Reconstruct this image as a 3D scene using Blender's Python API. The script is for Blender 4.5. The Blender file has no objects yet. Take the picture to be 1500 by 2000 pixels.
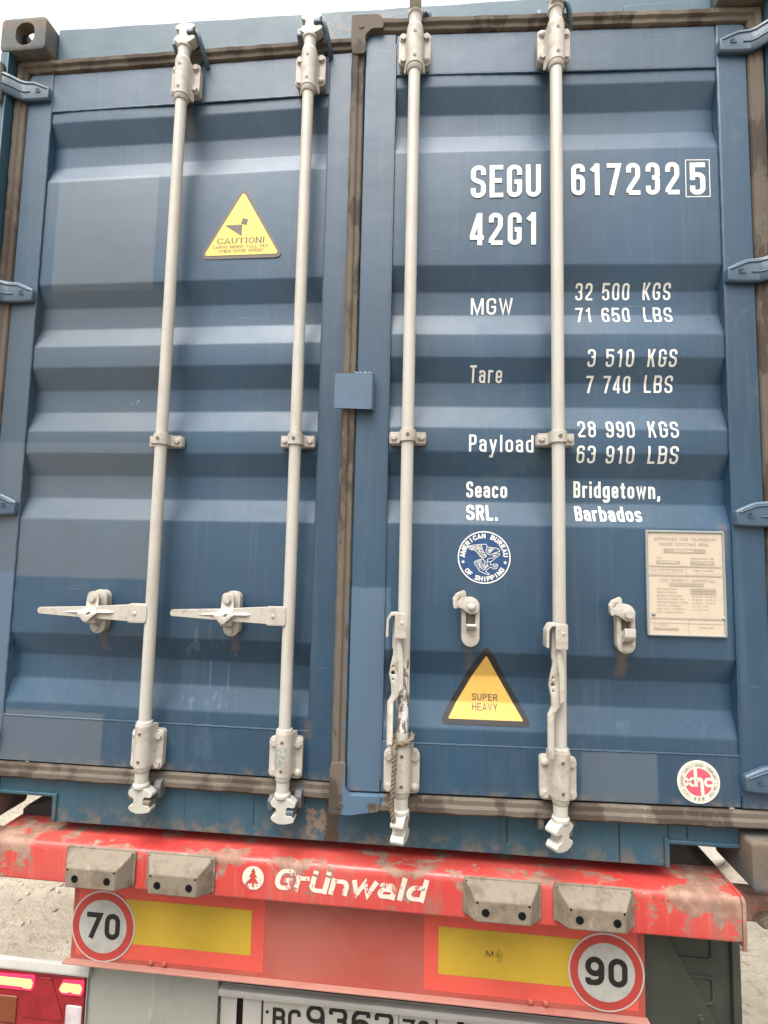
import bpy, bmesh, math, random
from mathutils import Vector, Matrix
rad = math.radians
rnd = random.Random(11)
sc = bpy.context.scene
COL = sc.collection

# ------------------------------------------------------------------ camera, sky, sun, exposure
cam = bpy.data.cameras.new("Camera"); camo = bpy.data.objects.new("Camera", cam); COL.objects.link(camo)
cam.sensor_fit = 'HORIZONTAL'; cam.sensor_width = 36.0; cam.lens = 24.0
cam.clip_start = 0.02; cam.clip_end = 2000
_R = Matrix(((0.9952998, -0.0958346, -0.0139285), (0.0943407, 0.9919911, -0.0839846), (0.0218656, 0.0822758, 0.9963697)))
_r, _f, _u = _R.col[0], _R.col[1], _R.col[2]
M = Matrix((( _r.x, _u.x, -_f.x, 0.24128), (_r.y, _u.y, -_f.y, -1.4973), (_r.z, _u.z, -_f.z, 0.8275), (0, 0, 0, 1)))
camo.matrix_world = M
sc.camera = camo

SUN_DIR = Vector((-0.22, -0.62, 1.45)).normalized()      # direction towards the veiled sun (high, over the viewer's shoulder)
EL = math.asin(SUN_DIR.z); AZ = math.atan2(SUN_DIR.x, SUN_DIR.y)
w = bpy.data.worlds.new("World"); sc.world = w; w.use_nodes = True
nt = w.node_tree; bg = nt.nodes['Background']
sky = nt.nodes.new('ShaderNodeTexSky'); sky.sky_type = 'NISHITA'; sky.sun_disc = False
sky.sun_elevation = EL; sky.sun_rotation = AZ; sky.air_density = 1.0; sky.dust_density = 4.0; sky.ozone_density = 1.0
hsv = nt.nodes.new('ShaderNodeHueSaturation'); hsv.inputs['Saturation'].default_value = 0.16
nt.links.new(sky.outputs[0], hsv.inputs['Color']); # overcast: brighter overhead, dimmer towards the horizon
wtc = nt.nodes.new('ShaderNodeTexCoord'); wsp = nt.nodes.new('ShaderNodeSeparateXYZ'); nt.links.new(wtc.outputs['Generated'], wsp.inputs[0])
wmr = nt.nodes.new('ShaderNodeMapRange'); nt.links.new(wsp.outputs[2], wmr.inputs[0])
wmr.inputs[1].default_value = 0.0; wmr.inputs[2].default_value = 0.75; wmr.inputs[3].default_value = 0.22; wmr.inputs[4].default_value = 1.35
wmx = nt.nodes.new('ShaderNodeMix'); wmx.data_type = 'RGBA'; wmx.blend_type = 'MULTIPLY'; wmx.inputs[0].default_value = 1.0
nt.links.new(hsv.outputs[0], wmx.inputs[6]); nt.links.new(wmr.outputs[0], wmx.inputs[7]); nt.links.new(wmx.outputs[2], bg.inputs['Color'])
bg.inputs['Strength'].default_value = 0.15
sun = bpy.data.lights.new("Sun", 'SUN'); sun.energy = 1.1; sun.angle = rad(45); sun.color = (1.0, 0.95, 0.86)
suno = bpy.data.objects.new("Sun", sun); COL.objects.link(suno)
suno.rotation_euler = (-SUN_DIR).to_track_quat('-Z', 'Y').to_euler()
sc.view_settings.view_transform = 'Standard'; sc.view_settings.look = 'None'
sc.view_settings.gamma = 1; sc.view_settings.use_curve_mapping = False
sc.view_settings.exposure = 1.36

GZ = -1.25          # ground level; z = 0 is the underside of the container
HX, TH = 1.175, 0.04553   # hinge line and how far the right door stands ajar

# ------------------------------------------------------------------ material helper
class NM:
    def __init__(s, name, rough=0.5, spec=0.5, metal=0.0):
        s.m = bpy.data.materials.new(name); s.m.use_nodes = True; s.nt = s.m.node_tree
        s.b = s.nt.nodes['Principled BSDF']
        s.b.inputs['Roughness'].default_value = rough; s.b.inputs['Specular IOR Level'].default_value = spec
        s.b.inputs['Metallic'].default_value = metal
        s.tc = s.nt.nodes.new('ShaderNodeTexCoord').outputs['Object']
        sp = s.nt.nodes.new('ShaderNodeSeparateXYZ'); s.nt.links.new(s.tc, sp.inputs[0])
        s.x, s.y, s.z = sp.outputs
    def put(s, sock, v):
        if hasattr(v, 'is_output'): s.nt.links.new(v, sock)
        elif isinstance(v, tuple): sock.default_value = (v + (1,))[:4] if len(sock.default_value) == 4 else v
        else: sock.default_value = v
    def math(s, op, a, b=0.0, c=None):
        n = s.nt.nodes.new('ShaderNodeMath'); n.operation = op
        s.put(n.inputs[0], a); s.put(n.inputs[1], b)
        if c is not None: s.put(n.inputs[2], c)
        return n.outputs[0]
    def noise(s, scale, detail=4, rough=0.55, st=(1, 1, 1), off=(0, 0, 0), dist=0, rot=0):
        mp = s.nt.nodes.new('ShaderNodeMapping'); s.nt.links.new(s.tc, mp.inputs[0])
        mp.inputs['Scale'].default_value = st; mp.inputs['Location'].default_value = off; mp.inputs['Rotation'].default_value = (0, rot, 0)
        n = s.nt.nodes.new('ShaderNodeTexNoise'); s.nt.links.new(mp.outputs[0], n.inputs['Vector'])
        n.inputs['Scale'].default_value = scale; n.inputs['Detail'].default_value = detail
        n.inputs['Roughness'].default_value = rough; n.inputs['Distortion'].default_value = dist
        return n.outputs['Fac']
    def step(s, v, lo, hi):
        n = s.nt.nodes.new('ShaderNodeMapRange'); n.interpolation_type = 'SMOOTHSTEP'
        s.put(n.inputs[0], v); n.inputs[1].default_value = lo; n.inputs[2].default_value = hi
        return n.outputs[0]
    def mul(s, a, b): return s.math('MULTIPLY', a, b)
    def mx(s, a, b): return s.math('MAXIMUM', a, b)
    def mix(s, fac, a, b, mode='MIX'):
        n = s.nt.nodes.new('ShaderNodeMix'); n.data_type = 'RGBA'; n.blend_type = mode
        s.put(n.inputs[0], fac); s.put(n.inputs[6], a); s.put(n.inputs[7], b)
        return n.outputs[2]
    def box(s, x0, x1, z0, z1, soft=0.002, warp=0.02, wscale=30):
        d = s.math('MINIMUM', s.math('MINIMUM', s.math('SUBTRACT', s.x, x0), s.math('SUBTRACT', x1, s.x)),
                   s.math('MINIMUM', s.math('SUBTRACT', s.z, z0), s.math('SUBTRACT', z1, s.z)))
        if warp:
            d = s.math('ADD', d, s.mul(s.math('SUBTRACT', s.noise(wscale, 5, 0.7), 0.5), warp))
        return s.step(d, -soft, soft)
    def done(s, col, rough=None, bump=None, bstr=0.2, bdist=0.002):
        s.put(s.b.inputs['Base Color'], col)
        if rough is not None: s.put(s.b.inputs['Roughness'], rough)
        if bump is not None:
            n = s.nt.nodes.new('ShaderNodeBump'); n.inputs['Strength'].default_value = bstr
            n.inputs['Distance'].default_value = bdist
            s.nt.links.new(bump, n.inputs['Height']); s.nt.links.new(n.outputs[0], s.b.inputs['Normal'])
        return s.m

def blue(name, base=(0.0135, 0.043, 0.079), patches=(), greys=(), rust=0.35, side=0, dirt_z=None, extra=None, runs=(), spec=0.62):
    m = NM(name, 0.36, spec)
    cl = m.noise(2.2, 3, 0.5, (1, 1, 0.5))
    col = m.mix(m.step(cl, 0.35, 0.70), base, tuple(c * 1.35 for c in base))
    stk = m.noise(55, 3, 0.6, (1, 1, 0.035))
    col = m.mix(m.mul(m.step(stk, 0.52, 0.75), 0.42), col, (0.044, 0.080, 0.106))
    stk2 = m.noise(120, 2, 0.6, (1, 1, 0.02), (3, 0, 1))
    col = m.mix(m.mul(m.step(stk2, 0.55, 0.8), 0.40), col, (0.006, 0.022, 0.044))
    chalk = m.noise(5, 5, 0.65, (1, 1, 0.45), (7, 2, 0))
    col = m.mix(m.mul(m.step(chalk, 0.52, 0.74), 0.45), col, (0.048, 0.078, 0.102))
    rg = m.math('ADD', 0.42, m.mul(m.noise(9, 4), 0.16))
    for (x0, x1, z0, z1, wp, c) in patches:
        k = m.box(x0, x1, z0, z1, 0.0045, wp + 0.006, 30)
        pc = m.mix(m.mul(m.step(m.noise(14, 4, 0.6, (1, 1, 0.3)), 0.4, 0.8), 0.35), c, tuple(v * 0.8 for v in c))
        col = m.mix(m.mul(k, 0.85), col, pc)
    if dirt_z is not None:
        dz = m.step(m.z, dirt_z[1], dirt_z[0])
        dn = m.step(m.noise(24, 6, 0.7), 0.42, 0.62)
        col = m.mix(m.mul(m.mul(dz, dn), 0.75), col, (0.16, 0.125, 0.085))
    # small chips, scratches and rust specks
    sp = m.step(m.noise(210, 2, 0.5, (1, 1, 0.8)), 0.765, 0.79)
    gate = m.step(m.noise(4.3, 3, 0.6, (1, 1, 1), (1, 5, 3)), 0.52, 0.62)
    col = m.mix(m.mul(m.mul(sp, gate), 0.65), col, (0.42, 0.44, 0.45))
    rs = m.step(m.noise(26, 6, 0.72, (1, 1, 0.6), (2, 9, 4)), 0.69, 0.74)
    rgate = m.step(m.noise(3.1, 3, 0.6, (1, 1, 1), (4, 1, 8)), 0.50, 0.64)
    col = m.mix(m.mul(m.mul(rs, rgate), rust), col, (0.20, 0.085, 0.035))
    gr = m.mul(m.step(m.noise(6, 5, 0.7, (1, 1, 0.25), (6, 6, 2)), 0.46, 0.70), m.step(m.noise(90, 3, 0.6, (1, 1, 0.03), (1, 2, 7)), 0.42, 0.66))
    col = m.mix(m.mul(gr, 0.20), col, (0.070, 0.078, 0.078))
    if runs:
        for (cx, zt, ln) in runs:
            k = m.box(cx - .012, cx + .012, zt - ln, zt, 0.006, 0.02, 40)
            col = m.mix(m.mul(k, 0.32), col, (0.15, 0.105, 0.07))
    for (ro, of) in ((0.55, (1, 1, 1)), (-0.9, (4, 3, 8))):
        sc_ = m.step(m.noise(9, 2, 0.4, (0.35, 1, 22), of, 1.2, ro), 0.725, 0.735)
        sg = m.step(m.noise(5, 3, 0.6, (1, 1, 1), (of[2], of[0], of[1])), 0.56, 0.64)
        col = m.mix(m.mul(m.mul(sc_, sg), 0.30), col, (0.22, 0.25, 0.27))
    ed = m.step(m.noise(3.4, 6, 0.75, (1, 1, 0.8), (2, 2, 2)), 0.60, 0.66)
    col = m.mix(m.mul(ed, 0.28), col, (0.060, 0.098, 0.125))
    if extra: col = extra(m, col)
    return m.done(col, rg, m.math('ADD', m.noise(4.5, 4, 0.5), m.mul(m.noise(85, 3, 0.6), 0.035)), 0.35, 0.010)

GREYB = (0.068, 0.092, 0.118); LIGHTB = (0.072, 0.118, 0.175)
def lextra(m, col):   # stains, scratches and spots on the left door
    k = m.box(-0.50, -0.30, 0.36, 0.60, 0.02, 0.05, 8)
    run = m.step(m.noise(46, 2, 0.5, (1, 1, 0.05), (0.3, 0, 0), 0.5), 0.60, 0.64)
    col = m.mix(m.mul(m.mul(k, run), 0.16), col, (0.20, 0.24, 0.28))
    k = m.box(-0.84, -0.66, 1.22, 1.42, 0.01, 0.06, 20)
    scr = m.step(m.noise(75, 3, 0.8, (1, 1, 1.6), (5, 5, 5), 2.0), 0.70, 0.72)
    return m.mix(m.mul(m.mul(k, scr), 0.8), col, (0.62, 0.62, 0.60))
def rextra(m, col):
    k = m.box(-0.43, -0.40, 0.50, 0.60, 0.006, 0.02, 25)
    return m.mix(m.mul(k, 0.22), col, (0.20, 0.13, 0.08))
BLUE_L = blue('blue door paint with greyer touched-up areas', patches=[
    (-1.013, -0.665, 1.66, 2.052, 0.004, GREYB), (-1.20, -0.622, 0.735, 1.16, 0.014, GREYB),
    (-1.20, -0.60, 1.16, 1.66, 0.05, (0.040, 0.064, 0.088)),
    (-1.20, -1.055, 0.10, 0.75, 0.030, LIGHTB), (-1.20, -0.735, 0.10, 0.331, 0.012, GREYB)], dirt_z=(0.172, 0.215), extra=lextra, runs=((-.755, .575, .06), (-.341, .580, .05), (-.575, 2.29, .10), (-.165, 2.29, .12), (-.11, .345, .05)))
BLUE_R = blue('blue door paint with fresh overpainted seam', patches=[
    (-1.20, -1.052, 0.10, 0.735, 0.022, LIGHTB), (-0.53, -0.33, 0.10, 0.312, 0.016, GREYB)], dirt_z=(0.172, 0.212), extra=rextra, runs=((-.830, .582, .07), (-.413, .577, .06), (-1.01, 2.29, .10), (-.60, 2.29, .08), (-.14, .93, .10)))
def fextra(m, col):
    k = m.box(-0.055, -0.012, 0.0, 0.16, 0.003, 0.05, 26)
    col = m.mix(k, col, (0.050, 0.036, 0.026))
    k = m.box(-0.105, -0.05, 0.03, 0.10, 0.004, 0.09, 30)
    col = m.mix(m.mul(m.mul(k, m.step(m.noise(50, 6, 0.75), 0.40, 0.55)), 0.7), col, (0.24, 0.15, 0.085))
    for (xx, z0_, wd) in ((.455, .045, .0022), (.752, .012, .0026), (.878, .088, .0020), (.926, .090, .0032), (-.262, .04, .0014), (-.47, .05, .0012)):
        col = m.mix(m.mul(m.box(xx - wd, xx + wd, z0_, .135, .0008, .004, 14), .85), col, (.006, .016, .024))
    k = m.mul(m.box(-0.16, 0.14, 2.43, 2.56, 0.02, 0.16, 22), m.step(m.noise(40, 6, 0.75), 0.47, 0.56))
    col = m.mix(m.mul(k, 0.5), col, (0.20, 0.125, 0.075))
    return col
BLUE_F = blue('weathered blue frame paint', base=(0.022, 0.062, 0.088), dirt_z=(0.0, 0.085), rust=0.8, extra=fextra, spec=0.45)
BLUE_H = blue('faded blue hinge paint', base=(0.035, 0.066, 0.100), rust=0.2)
BLUE_P = blue('bright blue seam plate paint', base=(0.050, 0.088, 0.135), rust=0.9)

def worn(name, base, dark, rough=0.5, scale=20, lo=0.5, hi=0.7, amt=0.6, third=None, spec=0.5, bump=0.25, st=(1, 1, 1), rustk=0):
    m = NM(name, rough, spec)
    n1 = m.noise(scale, 6, 0.65, st)
    col = m.mix(m.mul(m.step(n1, lo, hi), amt), base, dark)
    col = m.mix(m.mul(m.step(m.noise(scale * 4, 3, 0.6), 0.5, 0.8), 0.25), col, tuple(c * 0.7 for c in base))
    if rustk: col = m.mix(m.mul(m.step(m.noise(19, 6, 0.75, (1, 1, .7), (3, 1, 5)), 0.63, 0.69), rustk), col, (0.22, 0.105, 0.05))
    if third: col = m.mix(m.mul(m.step(m.noise(scale * 0.7, 5, 0.7, st, (4, 4, 4)), 0.60, 0.66), 0.8), col, third)
    return m.done(col, rough, n1, bump, 0.002)
CREAM = worn('dusty cream galvanised steel', (0.415, 0.395, 0.345), (0.30, 0.265, 0.215), 0.5, 14, 0.45, 0.72, 0.7, (0.36, 0.375, 0.35), st=(1, 1, 0.35), rustk=0.3)
CREAM2 = worn('cream cast steel fittings', (0.395, 0.362, 0.312), (0.25, 0.20, 0.15), 0.55, 24, 0.46, 0.70, 0.75, (0.33, 0.33, 0.30), rustk=0.55)
def smeared():
    m = NM('cream bracket smeared with old green blue paint', 0.5)
    n1 = m.noise(24, 6, 0.65)
    col = m.mix(m.mul(m.step(n1, 0.46, 0.70), 0.75), (0.395, 0.362, 0.312), (0.25, 0.20, 0.15))
    k = m.mul(m.box(-0.185, -0.150, 0.238, 0.292, 0.006, 0.03, 30), m.step(m.noise(110, 5, 0.7), 0.40, 0.60))
    return m.done(m.mix(m.mul(k, 0.8), col, (0.14, 0.20, 0.20)), 0.5, n1, 0.25, 0.002)
SMEAR = smeared()
def rodmat():
    m = NM('galvanised rod with scuffed bare patch', 0.42)
    n1 = m.noise(14, 6, 0.65, (1, 1, 0.35))
    col = m.mix(m.mul(m.step(n1, 0.45, 0.75), 0.55), (0.415, 0.395, 0.345), (0.31, 0.275, 0.225))
    k = m.box(-1.04, -0.97, 0.36, 0.55, 0.002, 0.0)
    col = m.mix(k, col, m.mix(m.step(m.noise(60, 5, 0.7, (1, 1, 0.3)), 0.47, 0.53), (0.60, 0.58, 0.54), (0.13, 0.105, 0.08)))
    return m.done(col, 0.45, n1, 0.2, 0.002)
RODW = rodmat()
GASK = worn('dusty brown rubber seal', (0.108, 0.088, 0.069), (0.045, 0.032, 0.024), 0.8, 9, 0.47, 0.60, 0.8, (0.165, 0.138, 0.107), spec=0.25, st=(1, 1, 0.45))
def gaskr():
    m = NM('brown rubber seal smeared with blue paint', 0.8, 0.25)
    n1 = m.noise(7, 6, 0.68, (1, 1, 0.40), (3, 3, 1))
    col = m.mix(m.mul(m.step(n1, 0.50, 0.56), 0.8), (0.112, 0.092, 0.072), (0.045, 0.032, 0.024))
    col = m.mix(m.mul(m.step(m.noise(5, 5, 0.7, (1, 1, 0.45), (9, 4, 4)), 0.58, 0.62), 0.8), col, (0.168, 0.14, 0.108))
    col = m.mix(m.box(-1.168, -1.10, 0.05, 0.74, 0.003, 0.035, 30), col, LIGHTB)
    col = m.mix(m.box(-1.168, -1.060, 0.160, 0.20, 0.004, 0.015, 30), col, LIGHTB)
    return m.done(col, 0.8, n1, 0.3, 0.003)
GASKR = gaskr()
RUSTC = worn('rusty bare corner casting steel', (0.118, 0.088, 0.064), (0.062, 0.075, 0.078), 0.75, 12, 0.44, 0.56, 0.9, (0.185, 0.120, 0.080))
DARKST = worn('dark grimy steel', (0.035, 0.030, 0.027), (0.075, 0.055, 0.042), 0.8, 10)
def redpaint():
    m = NM('chipped red chassis paint', 0.42)
    col = m.mix(m.step(m.noise(3, 3), 0.35, 0.7), (0.44, 0.040, 0.034), (0.47, 0.075, 0.062))
    col = m.mix(m.mul(m.step(m.noise(60, 3, 0.6, (1, 1, 0.06)), 0.5, 0.75), 0.4), col, (0.50, 0.14, 0.11))
    n1 = m.noise(8.5, 9, 0.72, (1, 1.6, 0.9), (1.7, 0, 0.4))
    topm = m.step(m.z, -0.075, -0.018)
    edge = m.mx(m.step(m.x, 0.80, 0.98), m.mul(m.step(m.mul(m.x, -1.0), 0.76, 1.0), 0.8))
    thr = m.math('ADD', m.math('ADD', n1, m.mul(topm, 0.055)), m.mul(edge, 0.095))
    k = m.step(thr, 0.600, 0.622)
    dirt = m.mix(m.step(m.noise(30, 5, 0.7), 0.4, 0.65), (0.165, 0.125, 0.085), (0.27, 0.21, 0.155))
    col = m.mix(m.mul(k, 0.82), col, dirt)
    dr = m.mul(m.step(m.noise(34, 3, 0.6, (1, 1, 0.10), (4, 0, 2)), 0.56, 0.66), m.step(m.noise(3.2, 4, 0.6, (1, 1, 1), (7, 1, 1)), 0.46, 0.60))
    col = m.mix(m.mul(dr, 0.55), col, (0.19, 0.145, 0.105))
    scf = m.step(m.noise(48, 6, 0.8, (0.5, 1, 1), (2, 2, 9)), 0.66, 0.70)
    col = m.mix(m.mul(scf, 0.55), col, (0.52, 0.33, 0.26))
    k2 = m.step(m.noise(16, 6, 0.75, (1, 1, 1), (8, 2, 6)), 0.645, 0.665)
    col = m.mix(m.mul(m.mul(k2, m.step(n1, 0.45, 0.6)), 0.8), col, (0.075, 0.045, 0.035))
    return m.done(col, m.math('ADD', 0.34, m.mul(k, 0.45)), n1, 0.25, 0.004)
RED = redpaint()
COVER = worn('grimy grey moulded cover', (0.185, 0.152, 0.115), (0.115, 0.085, 0.058), 0.75, 22, 0.45, 0.68, 0.85, (0.27, 0.23, 0.18), spec=0.3)
def flat(name, c, rough=0.5, spec=0.5, var=0.12, scale=12, em=None):
    m = NM(name, rough, spec)
    col = m.mix(m.mul(m.step(m.noise(scale, 4, 0.6), 0.4, 0.75), 1.0), c, tuple(v * (1 - var) for v in c))
    if em: m.b.inputs['Emission Color'].default_value = em[0] + (1,); m.b.inputs['Emission Strength'].default_value = em[1]
    return m.done(col)
DUSTRED = worn('dust filmed red board', (0.31, 0.058, 0.043), (0.36, 0.125, 0.095), 0.6, 3, 0.35, 0.75, 0.7, spec=0.3, bump=0.02)
REFRED = flat('bright red reflective film', (0.56, 0.082, 0.058), 0.4, 0.4, 0.16, 7)
REFYEL = flat('yellow reflective film', (0.42, 0.275, 0.030), 0.4, 0.4, 0.12, 9)
SIGNW = flat('grey white reflective sign face', (0.36, 0.35, 0.315), 0.45, 0.4, 0.16, 40)
SIGNE = flat('pale sign rim', (0.43, 0.39, 0.345), 0.5)
SIGNR = flat('red sign ring', (0.36, 0.046, 0.038), 0.45, 0.4, 0.12)
INK = flat('dark sign ink', (0.018, 0.017, 0.015), 0.6, 0.25)
WHITE = flat('white painted lettering', (0.70, 0.69, 0.63), 0.5, 0.4, 0.14, 30)
def chipped(name, c, under, thr=0.60):
    m = NM(name, 0.5, 0.4)
    k = m.step(m.noise(30, 6, 0.75, (1, 1, 0.5)), thr, thr + 0.02)
    return m.done(m.mix(m.mul(k, 0.9), c, under))
LOGOW = chipped('chipped cream lettering', (0.58, 0.53, 0.44), (0.40, 0.075, 0.06), 0.56)
BORDER = worn('worn black sticker border', (0.115, 0.090, 0.072), (0.16, 0.125, 0.095), 0.6, 30)
BLACK = worn('black sticker border greying at the foot', (0.020, 0.018, 0.018), (0.05, 0.05, 0.05), 0.45, 12)
YELL = flat('lemon yellow sticker', (0.66, 0.50, 0.125), 0.5, 0.4, 0.04, 8)
ORNG = flat('golden yellow sticker', (0.66, 0.40, 0.095), 0.4, 0.5, 0.06, 8)
BROWNINK = flat('brown sticker print', (0.13, 0.095, 0.06), 0.6)
ABSB = flat('royal blue emblem ground', (0.013, 0.055, 0.150), 0.5, 0.5, 0.3, 20)
CREAMP = flat('cream sticker', (0.64, 0.61, 0.51), 0.5, 0.4, 0.03)
PINK = flat('pink red emblem ground', (0.54, 0.085, 0.115), 0.5, 0.4, 0.12, 25)
TEALF = worn('blue grey plate frame', (0.22, 0.25, 0.24), (0.30, 0.28, 0.22), 0.55, 40)
PLATEC = worn('faded cream data plate', (0.48, 0.405, 0.31), (0.38, 0.285, 0.20), 0.5, 9, 0.5, 0.8, 0.5, bump=0.02)
PLATEI = flat('faded grey print', (0.33, 0.275, 0.21), 0.6)
PLATEL = flat('pale print on grey bar', (0.66, 0.56, 0.43), 0.6)
HOLE = flat('dark hole', (0.006, 0.006, 0.006), 0.9, 0.1)
SCREW = worn('dark steel screw', (0.10, 0.085, 0.065), (0.03, 0.03, 0.03), 0.5, 60)
def olive():
    m = NM('dark olive moulded plastic', 0.55, 0.4)
    rip = m.noise(60, 3, 0.5, (0.35, 1, 3.0))
    return m.done(m.mix(m.step(m.noise(5, 4), 0.4, 0.7), (0.036, 0.040, 0.031), (0.052, 0.054, 0.043)), 0.5, rip, 0.35, 0.002)
OLIVE = olive()
PALEM = worn('pale grey weathered sheet', (0.27, 0.27, 0.235), (0.17, 0.17, 0.14), 0.5, 9, 0.5, 0.75, 0.6, (0.33, 0.33, 0.29), st=(1, 1, 0.3))
PLATEW = worn('dusty white sheet metal', (0.44, 0.42, 0.38), (0.33, 0.305, 0.26), 0.5, 7, 0.45, 0.7, 0.5, st=(1, 1, 0.4))
NPLATE = flat('grimy number plate', (0.39, 0.37, 0.325), 0.45, 0.4, 0.12, 14)
LENSR = flat('red tail lamp lens', (0.27, 0.020, 0.026), 0.3, 0.5, 0.3, 18)
LENSG = flat('glowing red lens around the lamp', (0.70, 0.02, 0.05), 0.3, 0.5, 0.1, 20, ((1.0, 0.03, 0.12), 0.50))
LED = flat('lit lamp element', (0.9, 0.5, 0.2), 0.4, 0.5, 0.0, 5, ((1.0, 0.26, 0.08), 0.70))
LENSO = flat('orange indicator lens', (0.17, 0.050, 0.022), 0.3)
LENSC = flat('clear lamp lens', (0.55, 0.48, 0.48), 0.2, 0.5, 0.4, 30)
TYRE = worn('dusty tyre rubber', (0.022, 0.021, 0.020), (0.09, 0.075, 0.055), 0.85, 9)
ROPE = worn('frayed brown rope', (0.15, 0.11, 0.075), (0.07, 0.05, 0.035), 0.9, 70)
ROCK = worn('pale pinkish stone', (0.34, 0.27, 0.23), (0.46, 0.40, 0.35), 0.9, 3, 0.45, 0.6, 0.8)

# ------------------------------------------------------------------ geometry helpers
def tag(o, label=None, cat=None, group=None, kind=None):
    if label: o['label'] = label
    if cat: o['category'] = cat
    if group: o['group'] = group
    if kind: o['kind'] = kind
    return o
def empty(name, label, cat, loc=(0, 0, 0)):
    o = bpy.data.objects.new(name, None); COL.objects.link(o); o.location = loc; o.empty_display_size = 0.2
    return tag(o, label, cat)
def link(name, me, mat, parent=None, bevel=0.0, seg=2, smooth=35, label=None):
    o = bpy.data.objects.new(name, me); COL.objects.link(o)
    me.materials.clear(); me.materials.append(mat)
    if smooth:
        me.polygons.foreach_set('use_smooth', [True] * len(me.polygons)); me.set_sharp_from_angle(angle=rad(smooth))
    if bevel:
        b = o.modifiers.new('Bevel', 'BEVEL'); b.width = bevel; b.segments = seg; b.limit_method = 'ANGLE'; b.angle_limit = rad(38)
        b.harden_normals = False
    if parent: o.parent = parent
    if label: o['label'] = label
    return o
class MB:
    def __init__(s): s.bm = bmesh.new()
    def prism(s, pts, a0, a1, axis='y'):
        """polygon extruded along an axis: axis y -> pts are (x,z); x -> (y,z); z -> (x,y)"""
        f = {'y': lambda p, a: (p[0], a, p[1]), 'x': lambda p, a: (a, p[0], p[1]), 'z': lambda p, a: (p[0], p[1], a)}[axis]
        A = [s.bm.verts.new(f(p, a0)) for p in pts]; B = [s.bm.verts.new(f(p, a1)) for p in pts]
        fs = [s.bm.faces.new(A), s.bm.faces.new(B[::-1])]
        n = len(pts)
        for i in range(n): fs.append(s.bm.faces.new((A[i], B[i], B[(i + 1) % n], A[(i + 1) % n])))
        bmesh.ops.recalc_face_normals(s.bm, faces=fs)
        return s
    def box(s, x0, x1, y0, y1, z0, z1): return s.prism([(x0, z0), (x1, z0), (x1, z1), (x0, z1)], y0, y1)
    def cyl(s, p0, p1, r, n=20, r2=None, caps=True):
        p0, p1 = Vector(p0), Vector(p1); d = (p1 - p0).normalized(); r2 = r if r2 is None else r2
        a = d.orthogonal().normalized(); b = d.cross(a)
        A, B = [], []
        for i in range(n):
            t = 2 * math.pi * i / n; v = a * math.cos(t) + b * math.sin(t)
            A.append(s.bm.verts.new(p0 + v * r)); B.append(s.bm.verts.new(p1 + v * r2))
        fs = [s.bm.faces.new((A[i], A[(i + 1) % n], B[(i + 1) % n], B[i])) for i in range(n)]
        if caps: fs += [s.bm.faces.new(A[::-1]), s.bm.faces.new(B)]
        bmesh.ops.recalc_face_normals(s.bm, faces=fs)
        return s
    def lathe(s, base, axis, prof, n=22):
        """rings (distance along axis, radius)"""
        base = Vector(base); d = Vector(axis).normalized(); a = d.orthogonal().normalized(); b = d.cross(a); rings = []
        for (h, r) in prof:
            rings.append([s.bm.verts.new(base + d * h + (a * math.cos(2 * math.pi * i / n) + b * math.sin(2 * math.pi * i / n)) * r) for i in range(n)])
        fs = []
        for A, B in zip(rings, rings[1:]):
            fs += [s.bm.faces.new((A[i], A[(i + 1) % n], B[(i + 1) % n], B[i])) for i in range(n)]
        fs += [s.bm.faces.new(rings[0][::-1]), s.bm.faces.new(rings[-1])]
        bmesh.ops.recalc_face_normals(s.bm, faces=fs)
        return s
    def hexbolt(s, x, y, z, r=0.0100, h=0.0085):
        t0 = rnd.random()
        pts = [(x + r * math.cos(t0 + i * math.pi / 3), z + r * math.sin(t0 + i * math.pi / 3)) for i in range(6)]
        s.prism(pts, y - h, y)
        return s.cyl((x, y - 0.002, z), (x, y, z), r * 1.35, 18)
    def dome(s, x, y, z, r=0.0115, h=0.0085):
        return s.lathe((x, y, z), (0, -1, 0), [(0, r), (h * .35, r * .95), (h * .7, r * .72), (h * .93, r * .38), (h, r * .05)], 18)
    def tube(s, pts, r, n=8):
        P = [Vector(p) for p in pts]; rings = []
        up = None
        for i, p in enumerate(P):
            d = (P[min(i + 1, len(P) - 1)] - P[max(i - 1, 0)]).normalized()
            a = d.orthogonal().normalized() if up is None else (up - d * up.dot(d)).normalized()
            up = a; b = d.cross(a)
            rings.append([s.bm.verts.new(p + (a * math.cos(2 * math.pi * k / n) + b * math.sin(2 * math.pi * k / n)) * r) for k in range(n)])
        fs = []
        for A, B in zip(rings, rings[1:]):
            fs += [s.bm.faces.new((A[i], A[(i + 1) % n], B[(i + 1) % n], B[i])) for i in range(n)]
        fs += [s.bm.faces.new(rings[0][::-1]), s.bm.faces.new(rings[-1])]
        bmesh.ops.recalc_face_normals(s.bm, faces=fs)
        return s
    def strip(s, A, B):
        A = [s.bm.verts.new(p) for p in A]; B = [s.bm.verts.new(p) for p in B]
        for i in range(len(A) - 1): s.bm.faces.new((A[i], A[i + 1], B[i + 1], B[i]))
        return s
    def add(s, me, mat4=None):
        t = bmesh.new(); t.from_mesh(me)
        if mat4 is not None: t.transform(mat4)
        tmp = bpy.data.meshes.new('tmp'); t.to_mesh(tmp); t.free(); s.bm.from_mesh(tmp); bpy.data.meshes.remove(tmp)
        return s
    def build(s, name, mat, parent=None, bevel=0.0, seg=2, smooth=35, label=None, xf=None):
        if xf is not None: s.bm.transform(xf)
        me = bpy.data.meshes.new(name); s.bm.to_mesh(me); s.bm.free()
        return link(name, me, mat, parent, bevel, seg, smooth, label)
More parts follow.
